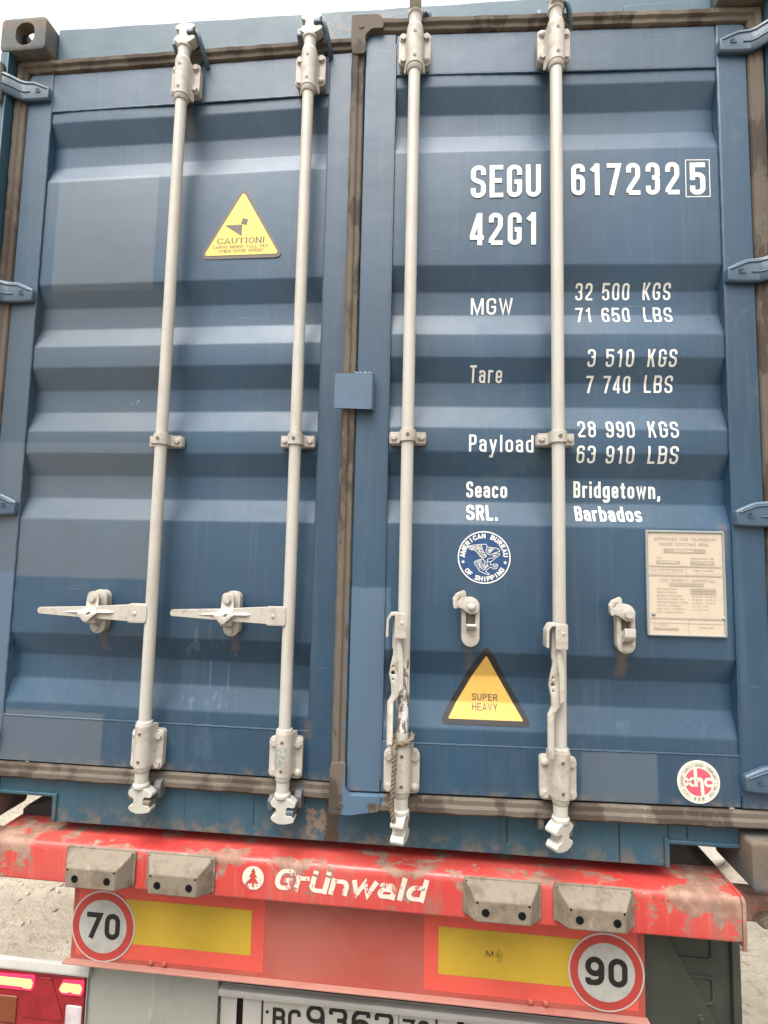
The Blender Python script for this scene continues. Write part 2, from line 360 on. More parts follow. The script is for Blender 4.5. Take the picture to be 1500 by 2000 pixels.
def to_mesh(ob, keep=False):
    COL.objects.link(ob)
    dg = bpy.context.evaluated_depsgraph_get()
    me = bpy.data.meshes.new_from_object(ob.evaluated_get(dg))
    bpy.data.objects.remove(ob)
    return me
def plate_me(loops, y0, y1, bevel=0.0):
    """plate with holes: loops in (x,z); front y0 < back y1"""
    cu = bpy.data.curves.new('plate', 'CURVE'); cu.dimensions = '2D'; cu.fill_mode = 'BOTH'
    th = (y1 - y0) / 2; cu.extrude = max(th - bevel, 1e-5); cu.bevel_depth = bevel; cu.bevel_resolution = 1
    if bevel: cu.offset = -bevel
    for L in loops:
        sp = cu.splines.new('POLY'); sp.points.add(len(L) - 1); sp.use_cyclic_u = True
        for p, q in zip(sp.points, L): p.co = (q[0], q[1], 0, 1)
    me = to_mesh(bpy.data.objects.new('plate', cu)); bpy.data.curves.remove(cu)
    me.transform(Matrix(((1, 0, 0, 0), (0, 0, -1, (y0 + y1) / 2), (0, 1, 0, 0), (0, 0, 0, 1))))
    bm = bmesh.new(); bm.from_mesh(me); bmesh.ops.remove_doubles(bm, verts=bm.verts, dist=1e-6)
    bmesh.ops.recalc_face_normals(bm, faces=bm.faces); bm.to_mesh(me); bm.free()
    return me
def bool_cut(base, cutters):
    """base and cutters are meshes; returns base minus cutters"""
    o = bpy.data.objects.new('b', base); tmp = []
    for c in cutters:
        k = bpy.data.objects.new('c', c); COL.objects.link(k); tmp.append(k)
        mo = o.modifiers.new('x', 'BOOLEAN'); mo.operation = 'DIFFERENCE'; mo.solver = 'EXACT'; mo.object = k
    me = to_mesh(o)
    for k in tmp: bpy.data.objects.remove(k)
    return me
def rrect(x0, x1, z0, z1, r, n=5):
    pts = []
    for (cx, cz, a0) in ((x1 - r, z1 - r, 0), (x0 + r, z1 - r, 90), (x0 + r, z0 + r, 180), (x1 - r, z0 + r, 270)):
        for i in range(n + 1):
            a = rad(a0 + 90 * i / n); pts.append((cx + r * math.cos(a), cz + r * math.sin(a)))
    return pts
def circ(cx, cz, r, n=40): return [(cx + r * math.cos(2 * math.pi * i / n), cz + r * math.sin(2 * math.pi * i / n)) for i in range(n)]
def rpoly(pts, r=0.01, n=5):
    """round the corners of a polygon; r may be a list"""
    out = []; N = len(pts)
    for i in range(N):
        p = Vector(pts[i]); a = Vector(pts[i - 1]) - p; b = Vector(pts[(i + 1) % N]) - p
        rr = r[i] if isinstance(r, (list, tuple)) else r
        if rr <= 0: out.append(tuple(p)); continue
        la, lb = a.length, b.length; a.normalize(); b.normalize()
        ang = math.acos(max(-1, min(1, a.dot(b)))); d = min(rr / math.tan(ang / 2), la * .48, lb * .48)
        s0, s1 = p + a * d, p + b * d
        for k in range(n + 1):
            t = k / n; q = s0 * (1 - t) ** 2 + p * 2 * t * (1 - t) + s1 * t * t; out.append((q.x, q.y))
    return out

# ------------------------------------------------------------------ a stroke alphabet (centre lines inside a w x 1 box)
def glyph(ch, w, t):
    L, R_, B, T = t / 2, w - t / 2, t / 2, 1 - t / 2
    r = (w - t) / 2 * 0.98; m = 0.5; X = 0.73; XT = X - t / 2; c = w / 2
    r2 = min(r, (XT - B) / 2)
    O = lambda y0, y1: [('c', (L, y0, r), (R_, y0, r), (R_, y1, r), (L, y1, r))]
    G = {
     'A': [[(L * .9, 0), (c, T + t * .2), (w - L * .9, 0)], [(w * .22, .28), (w * .78, .28)]],
     'B': [[(L, 0), (L, 1)], [(t, T), (R_, T, r), (R_, .53, r), (t, .53)], [(c, .53), (R_, .53, r), (R_, B, r), (t, B)]],
     'C': [[(R_, .68), (R_, T, r), (L, T, r), (L, B, r), (R_, B, r), (R_, .32)]],
     'D': [[(L, 0), (L, 1)], [(t, T), (R_, T, r), (R_, B, r), (t, B)]],
     'E': [[(L, 0), (L, 1)], [(t, T), (w, T)], [(t, .52), (w * .9, .52)], [(t, B), (w, B)]],
     'F': [[(L, 0), (L, 1)], [(t, T), (w, T)], [(t, .50), (w * .9, .50)]],
     'G': [[(R_, .68), (R_, T, r), (L, T, r), (L, B, r), (R_, B, r), (R_, .47), (c, .47)]],
     'H': [[(L, 0), (L, 1)], [(R_, 0), (R_, 1)], [(t, .52), (w - t, .52)]],
     'I': [[(c, 0), (c, 1)]],
     'K': [[(L, 0), (L, 1)], [(R_ , 1), (t, .42)], [(w * .42, .58), (R_, 0)]],
     'L': [[(L, 0), (L, 1)], [(t, B), (w, B)]],
     'M': [[(L, 0), (L, 1)], [(R_, 0), (R_, 1)], [(L + t * .2, .98), (c, .06), (R_ - t * .2, .98)]],
     'N': [[(L, 0), (L, 1)], [(R_, 0), (R_, 1)], [(L, .97), (R_, .03)]],
     'O': O(B, T), '0': O(B, T),
     'P': [[(L, 0), (L, 1)], [(t, T), (R_, T, r), (R_, .46, r), (t, .46)]],
     'R': [[(L, 0), (L, 1)], [(t, T), (R_, T, r), (R_, .48, r), (t, .48)], [(w * .55, .48), (R_, 0)]],
     'S': [[(R_, .70), (R_, T, r), (L, T, r), (L, .57, r * .9), (R_, .44, r * .9), (R_, B, r), (L, B, r), (L, .30)]],
     'T': [[(c, 0), (c, 1 - t)], [(0, T), (w, T)]],
     'U': [[(L, 1), (L, B, r), (R_, B, r), (R_, 1)]],
     'V': [[(L * .9, 1), (c, B), (w - L * .9, 1)]],
     'W': [[(L * .8, 1), (w * .29, B), (c, .85), (w * .71, B), (w - L * .8, 1)]],
     'X': [[(L, 0), (R_, 1)], [(L, 1), (R_, 0)]],
     'Y': [[(L * .9, 1), (c, .44), (w - L * .9, 1)], [(c, 0), (c, .46)]],
     '1': [[(w * .62, 0), (w * .62, 1)], [(w * .60, .93), (w * .12, .76)]],
     '2': [[(L, .70), (L, T, r), (R_, T, r), (R_, .58, r), (L, .16, .1), (L, B)], [(L, B), (w, B)]],
     '3': [[(L, .72), (L, T, r), (R_, T, r), (R_, .53, r), (c * .9, .53)], [(c, .53), (R_, .53, r), (R_, B, r), (L, B, r), (L, .28)]],
     '4': [[(w * .72, 0), (w * .72, 1)], [(w * .66, .97), (L * .8, .27)], [(0, .24), (w, .24)]],
     '5': [[(w, T), (L, T), (L, .45)], [(L, .50), (L, .62, r * .7), (R_, .62, r), (R_, B, r), (L, B, r), (L, .28)]],
     '6': [[(R_, .74), (R_, T, r), (L, T, r), (L, .30)], ('c', (L, B, r), (R_, B, r), (R_, .585, r), (L, .585, r))],
     '7': [[(0, T), (R_ + t * .1, T), (w * .32, 0)]],
     '8': [('c', (L, B, r), (R_, B, r), (R_, .53, r), (L, .53, r)), ('c', (L, .53, r), (R_, .53, r), (R_, T, r), (L, T, r))],
     '9': [[(L, .26), (L, B, r), (R_, B, r), (R_, .70)], ('c', (L, .415, r), (R_, .415, r), (R_, T, r), (L, T, r))],
     'a': [[(L, X - .2), (L, XT, r2), (R_, XT, r2), (R_, 0)], ('c', (L, B, r2), (R_, B, r2), (R_, .42, r2 * .8), (L, .42, r2 * .8))],
     'b': [[(L, 0), (L, 1)], [(L, B), (R_, B, r2), (R_, XT, r2), (L, XT, r2), (L, .5)]],
     'c': [[(R_, X - .23), (R_, XT, r2), (L, XT, r2), (L, B, r2), (R_, B, r2), (R_, .24)]],
     'd': [[(R_, 0), (R_, 1)], [(R_, B), (L, B, r2), (L, XT, r2), (R_, XT, r2), (R_, .5)]],
     'e': [[(R_, .24), (R_, B, r2), (L, B, r2), (L, XT, r2), (R_, XT, r2), (R_, .36), (t, .36)]],
     'g': [[(R_, X), (R_, -.20, r2), (L, -.20, r2), (L, -.08)], ('c', (L, B, r2), (R_, B, r2), (R_, XT, r2), (L, XT, r2))],
     'h': [[(L, 0), (L, 1)], [(L, .4), (L, XT, r2), (R_, XT, r2), (R_, 0)]],
     'i': [[(c, 0), (c, X)], [(c, .84), (c, 1)]],
     'l': [[(c, 0), (c, 1)]],
     'n': [[(L, 0), (L, X)], [(L, .4), (L, XT, r2), (R_, XT, r2), (R_, 0)]],
     'o': O(B, XT),
     'r': [[(L, 0), (L, X)], [(L, .40), (L, XT, r2), (w, XT)]],
     's': [[(R_, X - .19), (R_, XT, r2), (L, XT, r2), (L, .41, r2 * .7), (R_, .32, r2 * .7), (R_, B, r2), (L, B, r2), (L, .20)]],
     't': [[(c, .92), (c, B, r2 * .6), (w, B)], [(0, XT), (w, XT)]],
     'u': [[(L, X), (L, B, r2), (R_, B, r2), (R_, 0.3)], [(R_, 0), (R_, X)]],
     'w': [[(L * .8, X), (w * .29, B), (c, X * .88), (w * .71, B), (w - L * .8, X)]],
     'x': [[(L, 0), (R_, X)], [(L, X), (R_, 0)]],
     'y': [[(L * .9, X), (c, .05)], [(w - L * .9, X), (w * .36, -.24), (0, -.24)]],
     '.': [[(c, 0), (c, t * 1.15)]], ',': [[(c, t * 1.1), (c, 0), (c - t * .35, -.16)]],
     '!': [[(c, .28), (c, 1)], [(c, 0), (c, t * 1.3)]], '-': [[(0, .45), (w, .45)]], "'": [[(c, .75), (c, 1)]],
    }
    if ch == '\u00fc':
        return glyph('u', w, t) + [[(L + .02, .84), (L + .02, 1)], [(R_ - .02, .84), (R_ - .02, 1)]]
    return G.get(ch, [])
WID = {'I': .36, 'i': .36, 'l': .36, '1': .80, 'M': 1.34, 'W': 1.42, 'w': 1.40, 'r': .74, 't': .72, '.': .40, ',': .40, '!': .36, ' ': .60,
       'E': .90, 'L': .86, 'F': .86, 'A': 1.06, 'a': .95, 'e': .95, 's': .92, 'c': .92, "'": .4}
def smooth_path(path):
    closed = path[0] == 'c'
    P = list(path[1:]) if closed else list(path)
    out = []; N = len(P)
    for i, p in enumerate(P):
        q = Vector((p[0], p[1])); r = p[2] if len(p) > 2 else 0
        if r <= 0 or (not closed and i in (0, N - 1)): out.append(q); continue
        a = Vector(P[i - 1][:2]) - q; b = Vector(P[(i + 1) % N][:2]) - q
        la, lb = a.length, b.length
        if la < 1e-6 or lb < 1e-6: out.append(q); continue
        a.normalize(); b.normalize(); ang = math.acos(max(-1, min(1, a.dot(b))))
        d = min(r / max(math.tan(ang / 2), .05), la * .5, lb * .5)
        s0, s1 = q + a * d, q + b * d; k_ = 0.5523
        n = 6
        for k in range(n + 1):
            u = k / n; c0 = s0 + (q - s0) * k_; c1 = s1 + (q - s1) * k_
            out.append(s0 * (1 - u) ** 3 + c0 * 3 * u * (1 - u) ** 2 + c1 * 3 * u * u * (1 - u) + s1 * u ** 3)
    res = []
    for p in out:
        if not res or (p - res[-1]).length > 1e-5: res.append(p)
    if closed and (res[0] - res[-1]).length < 1e-5: res.pop()
    return res, closed
def stroke_quads(path, hv, hh, xf):
    """path in em units; xf maps em -> (x,z) metres, widths are metres"""
    P, closed = smooth_path(path); P = [Vector(xf(p)) for p in P]; N = len(P)
    if N < 2: return []
    Lf, Rt = [], []
    for i in range(N):
        d0 = (P[i] - P[i - 1]) if (i > 0 or closed) else (P[1] - P[0])
        d1 = (P[(i + 1) % N] - P[i]) if (i < N - 1 or closed) else (P[-1] - P[-2])
        d0.normalize(); d1.normalize(); d = (d0 + d1)
        d = d.normalized() if d.length > 1e-6 else d1
        nrm = Vector((-d.y, d.x)); cs = max(abs(nrm.dot(Vector((-d1.y, d1.x)))), .42)
        h = (hh * abs(d.x) ** 1.5 + hv * abs(d.y) ** 1.5) / (abs(d.x) ** 1.5 + abs(d.y) ** 1.5) / cs
        Lf.append(P[i] + nrm * h); Rt.append(P[i] - nrm * h)
    q = []
    for i in range(N if closed else N - 1):
        j = (i + 1) % N; q.append((Lf[i], Rt[i], Rt[j], Lf[j]))
    return q
def text_quads(s, x0, z0, H, x1=None, w=.44, t=.15, gap=.12, th=None, shear=0.0, serif=0.0):
    """list of (stroke index, quad) laid out from x0 (to x1 when given)"""
    th = t if th is None else th; gl = []; tot = 0
    for ch in s: gl.append(w * WID.get(ch, 1.0)); tot += gl[-1]
    if x1 is not None:
        k = ((x1 - x0) / H - gap * (len(s) - 1)) / tot; gl = [g * k for g in gl]
    out = []; x = 0.0
    for ch, gw in zip(s, gl):
        hh = th * H / 2; hv = t * H / 2
        for si, st in enumerate(glyph(ch, gw, t)):
            for q in stroke_quads(st, hv, hh, lambda p: (x0 + (x + p[0] + shear * p[1]) * H, z0 + p[1] * H)): out.append((si, q))
            if serif and not st[0] == 'c':
                for e in (st[0], st[-1]):
                    if e[1] < .03 or e[1] > .97:
                        zz = z0 + (0.02 if e[1] < .5 else .98) * H; xx = x0 + (x + e[0]) * H; sw = serif * H
                        out.append((si, [Vector((xx - sw, zz + .025 * H)), Vector((xx - sw, zz - .025 * H)), Vector((xx + sw, zz - .025 * H)), Vector((xx + sw, zz + .025 * H))]))
        x += gw + gap
    return out
def words(s, x0, z0, H, x1, w, t, gap):
    gl = [w * WID.get(ch, 1.0) for ch in s]; k = ((x1 - x0) / H - gap * (len(s) - 1)) / sum(gl); x = 0; out = []; i = 0
    for wd in s.split(' '):
        n = len(wd); wl = sum(gl[i:i + n]) * k + gap * (n - 1)
        out.append(text_quads(wd, x0 + x * H, z0, H, x0 + (x + wl) * H, w, t, gap))
        x += wl + gap + (gl[i + n] * k + gap if i + n < len(s) else 0); i += n + 1
    return out
def ring_text(s, cx, cz, r, H, a0, a1, w=.7, t=.2, inside=False):
    """letters standing on a circle from angle a0 to a1 (degrees)"""
    out = []; n = len(s)
    for i, ch in enumerate(s):
        a = rad(a0 + (a1 - a0) * (i / (n - 1)))
        gw = w * WID.get(ch, 1.0)
        rot = a - math.pi / 2 if not inside else a + math.pi / 2
        cr, sr = math.cos(rot), math.sin(rot)
        ox, oz = cx + r * math.cos(a), cz + r * math.sin(a)
        for si, st in enumerate(glyph(ch, gw, t)):
            f = lambda p: (ox + ((p[0] - gw / 2) * cr - (p[1] - .5) * sr) * H, oz + ((p[0] - gw / 2) * sr + (p[1] - .5) * cr) * H)
            for q in stroke_quads(st, t * H / 2, t * H / 2, f): out.append((si, q))
    return out
ZT, ZB = 2.2897, 0.3137          # limits of the corrugated infill
ZC = [2.1444, 1.577, 1.2987, 1.0204, .4585]; CH, IN2, DEP = .0686, .036, .0280
_P = [(0.0, ZT + .004)]
for _c in ZC: _P += [(0, _c + IN2 + CH), (DEP, _c + IN2), (DEP, _c - IN2), (0, _c - IN2 - CH)]
_P += [(0.0, ZB - .004)]
RP = []                           # the pressed profile with its rounded folds, (depth, z) from the top down
for _i, _p in enumerate(_P):
    if _i in (0, len(_P) - 1): RP.append(_p); continue
    _a, _q, _n = Vector(_P[_i - 1]), Vector(_p), Vector(_P[_i + 1]); _da = (_a - _q).normalized(); _dn = (_n - _q).normalized()
    for _k in range(4):
        _t = _k / 3; _v = (_q + _da * .0045) * (1 - _t) ** 2 + _q * 2 * _t * (1 - _t) + (_q + _dn * .0045) * _t * _t; RP.append((_v.x, _v.y))
ZBREAK = sorted(p[1] for p in RP)
def dent(x, z):
    """slow waviness of the sheet; x counts from the hinge side"""
    e = min(1, max(0, (x + 1.066) / .06), max(0, (-.117 - x) / .06))
    return e * .0020 * (math.sin(x * 9 + z * 5 + 1.3) + math.sin(x * 4.1 - z * 11 + 2.6)) * .5
def prof(z, x=None):
    d = 0.0
    if ZB - .004 <= z <= ZT + .004:
        for A, B in zip(RP, RP[1:]):
            if B[1] <= z <= A[1]:
                d = A[0] + (B[0] - A[0]) * (A[1] - z) / max(A[1] - B[1], 1e-9); break
        if x is not None: d += dent(x, z)
    else: d = -.0035
    return d
def ink(name, quads, mat, parent, y=None, label=None):
    """flat paint: y None follows the corrugation; a number is a plane"""
    bm = bmesh.new(); lay = bm.faces.layers.int.new('s')
    for si, q in quads:
        vs = [bm.verts.new((p[0], 0, p[1])) for p in q]
        try: f = bm.faces.new(vs)
        except ValueError: continue
        f[lay] = si
    if y is None:
        zs = [v.co.z for v in bm.verts]
        for zb in ZBREAK:
            if min(zs) < zb < max(zs):
                bmesh.ops.bisect_plane(bm, geom=bm.verts[:] + bm.edges[:] + bm.faces[:], plane_co=(0, 0, zb), plane_no=(0, 0, 1))
    for f in bm.faces:
        f.normal_update()
        for v in f.verts:
            v.co.y = (prof(v.co.z, v.co.x) if y is None else y) - 0.0007 - 0.00010 * f[lay]
        if f.normal.y > 0: f.normal_flip()
    me = bpy.data.meshes.new(name); bm.to_mesh(me); bm.free()
    return link(name, me, mat, parent, smooth=0, label=label)
def poly_quads(polys): return [(0, [Vector(p) for p in P]) for P in polys]
def disc(cx, cz, r, n=48): return (0, [Vector(p) for p in circ(cx, cz, r, n)])
def ringq(cx, cz, r0, r1, n=64, si=0):
    a, b = circ(cx, cz, r0, n), circ(cx, cz, r1, n)
    return [(si, [Vector(a[i]), Vector(a[(i + 1) % n]), Vector(b[(i + 1) % n]), Vector(b[i])]) for i in range(n)]

#PART2
# ------------------------------------------------------------------ ground
g = MB(); bmesh.ops.create_grid(g.bm, x_segments=2, y_segments=2, size=500, matrix=Matrix.Translation((0, 0, GZ)))
def groundmat():
    m = NM('dusty gravel ground', 0.95, 0.2)
    n1 = m.noise(1.3, 8, 0.68); n2 = m.noise(16, 7, 0.72); n3 = m.noise(70, 4, 0.7)
    col = m.mix(m.step(n1, 0.36, 0.64), (0.33, 0.275, 0.21), (0.47, 0.41, 0.325))
    col = m.mix(m.mul(m.step(n2, 0.52, 0.66), 0.5), col, (0.17, 0.135, 0.10))
    col = m.mix(m.mul(m.step(n3, 0.58, 0.72), 0.5), col, (0.44, 0.39, 0.32))
    # invented dark strip behind the trailer, added to cut ground bounce onto the doors
    d = m.math('MINIMUM', m.math('SUBTRACT', 2.3, m.math('ABSOLUTE', m.x)), m.math('SUBTRACT', -0.25, m.y))
    bounce_cut = m.step(m.math('ADD', d, m.mul(m.math('SUBTRACT', n1, 0.5), 0.8)), -0.1, 0.25)
    col = m.mix(m.mul(bounce_cut, 0.9), col, m.mix(m.step(n2, 0.4, 0.6), (0.045, 0.038, 0.030), (0.085, 0.072, 0.058)))
    h = m.math('ADD', m.mul(n2, 1.0), m.math('ADD', m.mul(n3, 0.35), n1))
    return m.done(col, None, h, 0.9, 0.05)
tag(g.build('ground', groundmat()), kind='structure')

# ------------------------------------------------------------------ shipping container
box = empty('shipping_container', 'big blue steel cargo container with right rear door ajar, on a red trailer', 'container')
SI, SO = 0.107, 1.0594        # panel limits

def gasket(stations, profile, closed):
    b = MB(); rings = []; st = []; k0 = rnd.random() * 9
    prs = list(zip(stations, stations[1:])) + ([(stations[-1], stations[0])] if closed else [])
    for A, B in prs:                       # corners stay put, the runs between them get a worn, wavy lip
        n = max(1, int(math.hypot(B[0] - A[0], B[1] - A[1]) / .022))
        dr = (B[2], B[3]) if abs(A[2]) > .5 and abs(A[3]) > .5 else (A[2], A[3])
        if abs(dr[0]) > .5 and abs(dr[1]) > .5: dr = ((A[2] if A[2] * B[2] > 0 else 0), (A[3] if A[3] * B[3] > 0 else 0))
        st.append(A + (0,))
        for i in range(1, n): f = i / n; st.append((A[0] + (B[0] - A[0]) * f, A[1] + (B[1] - A[1]) * f, dr[0], dr[1], 1))
    if not closed: st.append(stations[-1] + (0,))
    for j, (u, z, du, dz, wv) in enumerate(st):
        a = k0 + j * .37; ww = wv * (math.sin(a * 2.3) * .5 + math.sin(a * 5.1 + 1) * .35 + math.sin(a * 11.7) * .25); yy = wv * (math.sin(a * 3.7 + 2) + math.sin(a * 8.3)) * .0006
        rings.append([b.bm.verts.new((u + (t + (ww * .0016 if t > .03 else ww * .0004)) * du, y + yy, z + (t + (ww * .0016 if t > .03 else ww * .0004)) * dz)) for (t, y) in profile])
    n = len(profile); fs = []
    pairs = list(zip(rings, rings[1:])) + ([(rings[-1], rings[0])] if closed else [])
    for A, B in pairs:
        for i in range(n): fs.append(b.bm.faces.new((A[i], A[(i + 1) % n], B[(i + 1) % n], B[i])))
    if not closed: fs += [b.bm.faces.new(rings[0]), b.bm.faces.new(rings[-1][::-1])]
    bmesh.ops.recalc_face_normals(b.bm, faces=fs)
    return b

CAMPOLY = rpoly([(-.014, -.008), (.014, -.008), (.026, -.004), (.040, .006), (.041, .014), (.034, .018), (.018, .017), (.016, .024), (.017, .038), (.030, .038), (.039, .048),
                 (.036, .056), (.016, .061), (-.004, .062), (-.020, .056), (-.028, .048), (-.024, .041), (-.013, .038), (-.013, .022), (-.025, .016), (-.030, .006), (-.022, -.002)], .004, 3)
def cam_head(b, x, y, z, up, facing, hw=.015):
    """rod end cam; facing = unit vector the jaws point to"""
    s = 1 if up else -1; t = bmesh.new()
    A = [t.verts.new((p[0], -hw, p[1])) for p in CAMPOLY]; B = [t.verts.new((p[0], hw, p[1])) for p in CAMPOLY]; n = len(A)
    fs = [t.faces.new(A), t.faces.new(B[::-1])] + [t.faces.new((A[i], B[i], B[(i + 1) % n], A[(i + 1) % n])) for i in range(n)]
    fx, fy = facing; m4 = Matrix(((fx, -fy, 0, x), (fy, fx, 0, y), (0, 0, s, z), (0, 0, 0, 1)))
    t.transform(m4); bmesh.ops.recalc_face_normals(t, faces=t.faces)
    me = bpy.data.meshes.new('tmp'); t.to_mesh(me); t.free(); b.bm.from_mesh(me); bpy.data.meshes.remove(me)

RY = -.050       # rod axis depth
def rod(parent, x, closed, mat, facing_top=(1, 0), facing_bot=(1, 0)):
    b = MB()
    b.cyl((x, RY, .15), (x, RY, 2.438), .0172, 28)
    b.lathe((x, RY, 2.392), (0, 0, 1), [(0, .0185), (.036, .0185), (.038, .0225), (.047, .0225), (.051, .019), (.056, .014)])
    b.lathe((x, RY, .202), (0, 0, -1), [(0, .0185), (.036, .0185), (.040, .0225), (.049, .0225), (.053, .018), (.058, .013)])
    hw = .015 if closed else .0175; cam_head(b, x, RY, 2.446, True, facing_top, hw); cam_head(b, x, RY, .147, False, facing_bot, hw)
    return b.build('lock_rod', mat, parent, 0.0016, 2, 42)
def bracket(parent, x, z0, z1, s0, s1, zs, lip, label=None):
    """bolted bearing bracket: plate z0..z1, sleeve s0..s1, screws zs, lip 'low' or 'high'"""
    b = MB()
    b.add(plate_me([rrect(x - .048, x + .048, z0, z1, .013)], -.031, -.020, .0025)); b.add(plate_me([rrect(x - .045, x + .045, z0 + .003, z1 - .003, .011)], -.0205, -.004))
    n = 16; r = .0245
    P = [(x - .031, -.0295), (x - .0262, -.037)] + [(x - r * math.cos(rad(14 + 152 * i / n)), RY - r * math.sin(rad(14 + 152 * i / n))) for i in range(n + 1)] + [(x + .0262, -.037), (x + .031, -.0295)]
    b.prism(P, s0, s1, 'z')
    for q in zs: b.cyl((x, RY - .019, q), (x, RY - .0249, q), .0055, 14)
    zl = s0 if lip == 'low' else s1; d = -1 if lip == 'low' else 1
    b.lathe((x, RY, zl), (0, 0, d), [(-.004, .0228), (.002, .0228), (.009, .0222), (.015, .0200), (.016, .018)])
    i = 0
    for zz in (z0 + .0165, z1 - .0165):
        for dx in (-.0345, .0345):
            (b.hexbolt if (i + int(x * 10)) % 3 else b.dome)(x + dx, -.0305, zz); i += 1
    o = b.build('rod_bracket', SMEAR if label else CREAM2, parent, .0015, 2, 40, label)
    for q in zs: MB().cyl((x, RY - .0244, q), (x, RY - .0256, q), .0046, 14).build('screw', SCREW, o)
    return o
def guide(parent, x, z):
    b = MB()
    b.add(plate_me([rrect(x - .052, x + .052, z - .019, z + .017, .008)], -.024, -.004, .002))
    P = []; n = 14
    out = [(x - .050, -.0235), (x - .050, -.0275), (x - .030, -.0275), (x - .0225, -.035)] + [(x - .0225 * math.cos(rad(4 + 172 * i / n)), RY - .0225 * math.sin(rad(4 + 172 * i / n))) for i in range(n + 1)] + [(x + .0225, -.035), (x + .030, -.0275), (x + .050, -.0275), (x + .050, -.0235)]
    inn = [(x + .026, -.0235), (x + .0185, -.035)] + [(x + .0185 * math.cos(rad(4 + 172 * i / n)), RY - .0185 * math.sin(rad(4 + 172 * i / n))) for i in range(n + 1)] + [(x - .0185, -.035), (x - .026, -.0235)]
    b.prism(out + inn, z - .0165, z + .0165, 'z')
    for dx in (-.039, .039): b.hexbolt(x + dx, -.0273, z, .0075, .006)
    o = b.build('rod_guide', CREAM2, parent, .0012, 2, 40)
    MB().cyl((x, RY - .021, z), (x, RY - .0240, z), .0052, 14).build('screw', SCREW, o)
    return o
def hinge(parent, U, sgn, z):
    st = [(1.0585, -.013, -.019, .014), (1.062, -.021, -.022, .020), (1.085, -.022, -.024, .031), (1.112, -.023, -.025, .043), (1.145, -.024, -.025, .046),
          (1.160, -.030, -.024, .047), (1.178, -.047, -.023, .048), (1.196, -.062, -.023, .048), (1.212, -.066, -.023, .048)]
    b = MB(); rings = []
    for (u, y, a, c) in st: rings.append([b.bm.verts.new((U(u), yy, z + zz)) for (yy, zz) in ((y, a + .005), (y + .004, a), (y + .016, a), (y + .016, c), (y + .004, c), (y, c - .005))])
    fs = []
    for A, B in zip(rings, rings[1:]): fs += [b.bm.faces.new((A[i], A[(i + 1) % 6], B[(i + 1) % 6], B[i])) for i in range(6)]
    fs += [b.bm.faces.new(rings[0]), b.bm.faces.new(rings[-1][::-1])]
    bmesh.ops.recalc_face_normals(b.bm, faces=fs)
    def ribline(seq, lo):
        pts = []
        for (u, f) in seq:
            for A, B in zip(st, st[1:]):
                if A[0] <= u <= B[0]:
                    k = (u - A[0]) / (B[0] - A[0]); y = A[1] + (B[1] - A[1]) * k; c = A[3] + (B[3] - A[3]) * k; a = A[2] + (B[2] - A[2]) * k
                    pts.append((U(u), y - .0005, z + (c - f if not lo else a + f))); break
        b.tube(pts, .0026, 6)
    ribline([(1.068, .010), (1.085, .011), (1.112, .012), (1.145, .012), (1.160, .012), (1.178, .012), (1.196, .012), (1.21, .012)], False)
    ribline([(1.125, .028), (1.145, .028), (1.160, .028), (1.178, .028), (1.196, .028)], True)
    o = b.build('hinge', BLUE_H, parent, .001, 2, 40)
    uu = 1.098
    q = text_quads('SL', U(uu) - .0085, z + .000, .014, U(uu) + .0085, .5, .14)
    k = MB()
    for si, P in q:
        k.prism([(p[0], p[1]) for p in P], -.0252, -.0225)
    k.build('cast_mark', BLUE_H, o)
    p = MB().cyl((U(1.205), -.058, z - .055), (U(1.205), -.058, z + .075), .0105, 16)
    p.build('hinge_pin', RUSTC, o, .001)
    return o
def stadium(x, z0, z1, r): return rrect(x - r, x + r, z0, z1, r * .999, 8)
def catch_closed(parent, x, z0, z1):
    b = MB(); b.add(plate_me([stadium(x, z0, z1, .0245)], -.030, -.020, .0025)); b.add(plate_me([stadium(x + .001, z0 + .002, z1 - .002, .0225)], -.0205, -.002))
    b.prism(rpoly([(-.028, z0 + .026), (-.040, z0 + .030), (-.060, z0 + .034), (-.062, z0 + .052), (-.056, z0 + .054), (-.052, z0 + .046), (-.028, z0 + .044)], .004, 2), x - .021, x + .011, 'x')
    b.hexbolt(x - .002, -.0295, z0 + .0165, .009, .007)
    b.cyl((x - .003, -.029, z1 - .026), (x - .003, -.062, z1 - .026), .008, 14)
    o = b.build('handle_catch', CREAM2, parent, .0012, 2, 40)
    f = MB(); pts = rpoly([(-.019, .022), (.019, .022), (.018, -.018), (.021, -.034), (.028, -.040), (-.002, -.066), (-.013, -.063), (-.031, -.044), (-.030, -.036), (-.018, -.024)], [.018, .018, .006, .004, .004, .005, .004, .004, .004, .008], 5)
    slot = rpoly([(-.006, -.043), (.004, -.036), (.012, -.037), (.002, -.045)], .002, 2)
    me = plate_me([[(x - .004 + p[0], z1 - .026 + p[1]) for p in pts], [(x - .004 + p[0], z1 - .026 + p[1]) for p in slot]], -.004, .003, .001)
    for v in me.vertices:            # the tongue is bent outwards over the bar
        k = max(0.0, min(1.0, (z1 - .026 - .016 - v.co.z) / .024)); v.co.y += -.048 - .022 * k
    f.add(me); f.hexbolt(x - .005, -.0518, z1 - .025, .0105, .008)
    f.build('latch_flap', CREAM2, o, 0, 2, 40)
    return o
